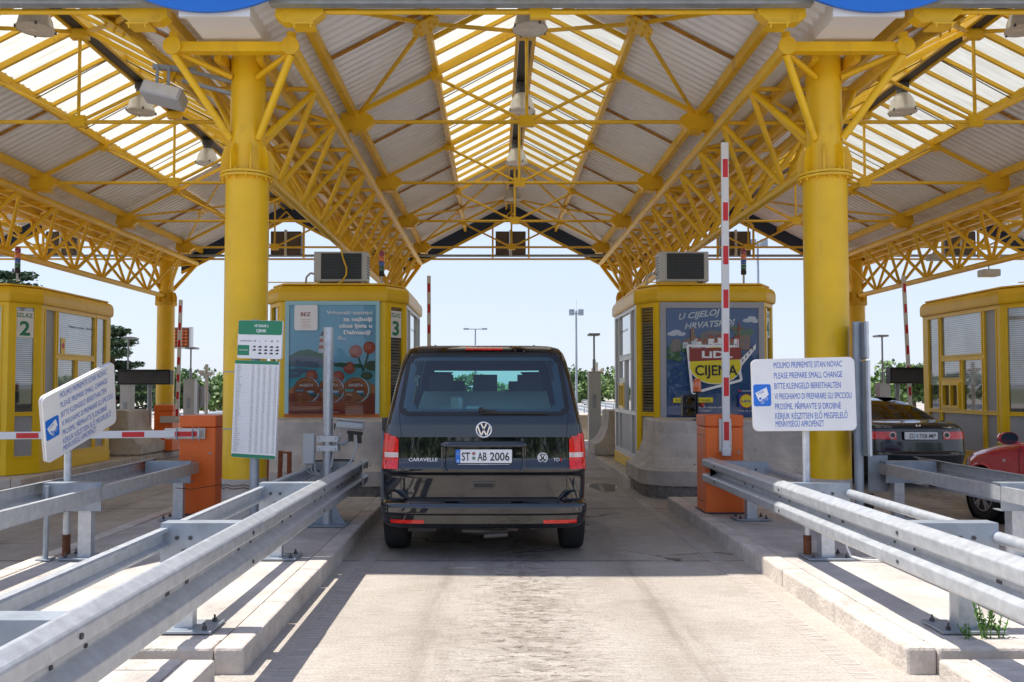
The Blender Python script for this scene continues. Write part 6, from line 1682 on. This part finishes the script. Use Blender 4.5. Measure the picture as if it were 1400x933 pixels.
while x < 95:
    pts.append((x, 92+random.uniform(-6, 10), random.uniform(2.4, 3.6)+(.5 if x > 10 else 0), random.uniform(4, 6.5))); x += random.uniform(2.2, 3.4)
forest('w', pts, 3)
pts = []
x = -46
while x < 50:
    pts.append((x, -48+random.uniform(-6, 6), random.uniform(3.5, 7.5), random.uniform(4, 7))); x += random.uniform(2.6, 4)
forest('w', pts, 5)
random.seed(11)
for k, (x, y, h, w_, l) in enumerate(((-17.2, 46, 2.3, 4.6, 'light green bush at the far left of the gap beside the near column'), (-14.2, 43, 2.2, 4.2, 'light green bush behind the white camera mast'), (-20.5, 50, 2.5, 5.0, 'bush behind the orange LED board mast'),
        (9.0, 58, 3.0, 5.0, 'light green tree between the van and booth 4, nearest the booth'), (5.2, 60, 2.8, 5.0, 'light green bush just right of the van roof'), (25.5, 50, 3.6, 4.4, 'taller tree behind the far raised boom at the right'), (21.5, 52, 2.4, 4.5, 'bush left of the slim lamp at the right'), (30, 54, 2.8, 5.2, 'bush hidden partly by the rightmost booth'))):
    make_tree(l, x, y, h, w_, 1.2, .30)
# cedar behind the left booth
def cedar(label, x, y, h, w_):
    t = thing('cedar_tree', label, 'tree', (x, y, 0)); tr = MB(); tr.tube((0, 0, 0), (0, 0, h*.96), .22, 10, r2=.03); cr = MB()
    z = .7
    while z < h*.97:
        rad = w_*.5*(1-(z/h)**1.25)+.25
        for k in range(6):
            a = random.uniform(0, 6.28); L = rad*random.uniform(.7, 1.08)
            e = Vector((L*math.cos(a), L*math.sin(a), z+L*.12)); s0 = Vector((0, 0, z)); tr.tube(s0, e, .035, 5, r2=.01)
            for q in range(7):
                u = .25+.75*q/6; p = s0.lerp(e, u)-Vector((0, 0, .10*u*u*L*.4)); leaf_cloud(cr, p, (.36, .36, .17), 40, .16, .6)
        z += .42
    tr.build('trunk', 'bark', t); cr.build('crown', 'pine', t)
random.seed(21)
cedar('tall dark cedar whose top shows above the leftmost booth', -18.0, 30.5, 6.3, 6.6)
cedar('smaller cedar with level branches between the leftmost booth and the far column', -14.0, 30.0, 3.9, 3.6)
# weeds by the right kerb
M['weed'] = leaf_mat('weed_leaves', (.05, .13, .02), (.10, .22, .04), (.16, .30, .07))
def weed(label, x, y, h, n):
    t = thing('weed', label, 'weed', (x, y, .14), 0, 'weeds growing at the right kerb'); st_ = MB(); lf = MB()
    for k in range(n):
        bx, by = random.uniform(-.03, .03), random.uniform(-.02, .02); tx_, ty = bx+random.uniform(-.06, .06), by+random.uniform(-.03, .03); hh = h*random.uniform(.55, 1)
        st_.tube((bx, by, 0), (tx_, ty, hh), .004, 5, r2=.002)
        for q in range(int(hh/.008)):
            u = .15+.85*random.random(); p = Vector((bx+(tx_-bx)*u, by+(ty-by)*u, hh*u)); a = random.uniform(0, 6.28); L = .042*(1.25-u)
            d = Vector((math.cos(a), math.sin(a), .9)).normalized()*L; s_ = Vector((-math.sin(a), math.cos(a), 0))*L*.22
            lf.add([p, p+d*.5+s_, p+d, p+d*.5-s_], [(0, 1, 2, 3)])
    st_.build('stem', 'weed', t); lf.build('leaves', 'weed', t)
weed('small weed left of the others by the right kerb', 2.74, 4.80, .15, 3)
weed('tall bushy weed by the right kerb', 2.86, 4.82, .33, 6)
weed('slim upright weed beside the guardrail post at the right', 2.96, 4.84, .27, 3)
# loose cable by the right sign post, road cones of dust etc.
t = thing('cable', 'white cable curling from the foot of the right sign post', 'cable', (3.05, 7.0, .15)); m = MB()
m.path([(2.98, 7.0, .42), (2.98, 6.98, .25), (3.0, 6.95, .18), (3.08, 6.90, .162), (3.2, 6.88, .16), (3.3, 6.9, .16)], .010, 6); m.build('cord', 'whiteplastic', t, W=True)
t = thing('marker_post', 'short dark post at the foot of the right column', 'post', (3.93, 8.65, .15)); m = MB(); m.lathe([(.05, 0), (.05, .34)], n=12); m.build('tube', 'black', t)
t = thing('earth_rod', 'thin grey rod beside the pole of the tilted sign', 'rod', (-3.78, 6.95, .15)); m = MB(); m.lathe([(.022, 0), (.022, .62)], n=8); m.build('tube', 'galdull', t); m = MB(); m.box(-.06, .06, -.05, .05, 0, .012); m.build('foot', 'galdull', t)
t = thing('wire', 'barbed wire tied round the foot of the left near column', 'wire', (ISL[0], 8.8, .55)); m = MB()
for z in (.0, .03): m.path([(.245*math.cos(R(a)), .245*math.sin(R(a)), z+.01*math.sin(a)) for a in range(0, 361, 15)], .004, 4)
m.path([(-.24, -.05, .02), (-.45, -.3, .0), (-.6, -.35, .02)], .004, 4)
m.build('strand', 'rust', t)
# wet patch by booth 4
m = MB(); m.add([(a, b, .0045) for a, b in [(1.75+.22*math.cos(R(q))*(1+.2*math.sin(3*R(q))), 13.2+.55*math.sin(R(q))) for q in range(0, 360, 20)]], [tuple(range(18))])
M['water'] = mat('water_film', (.08, .075, .07), .04, var=.05); tag(m.build('water_puddle', 'water'), kind='structure')
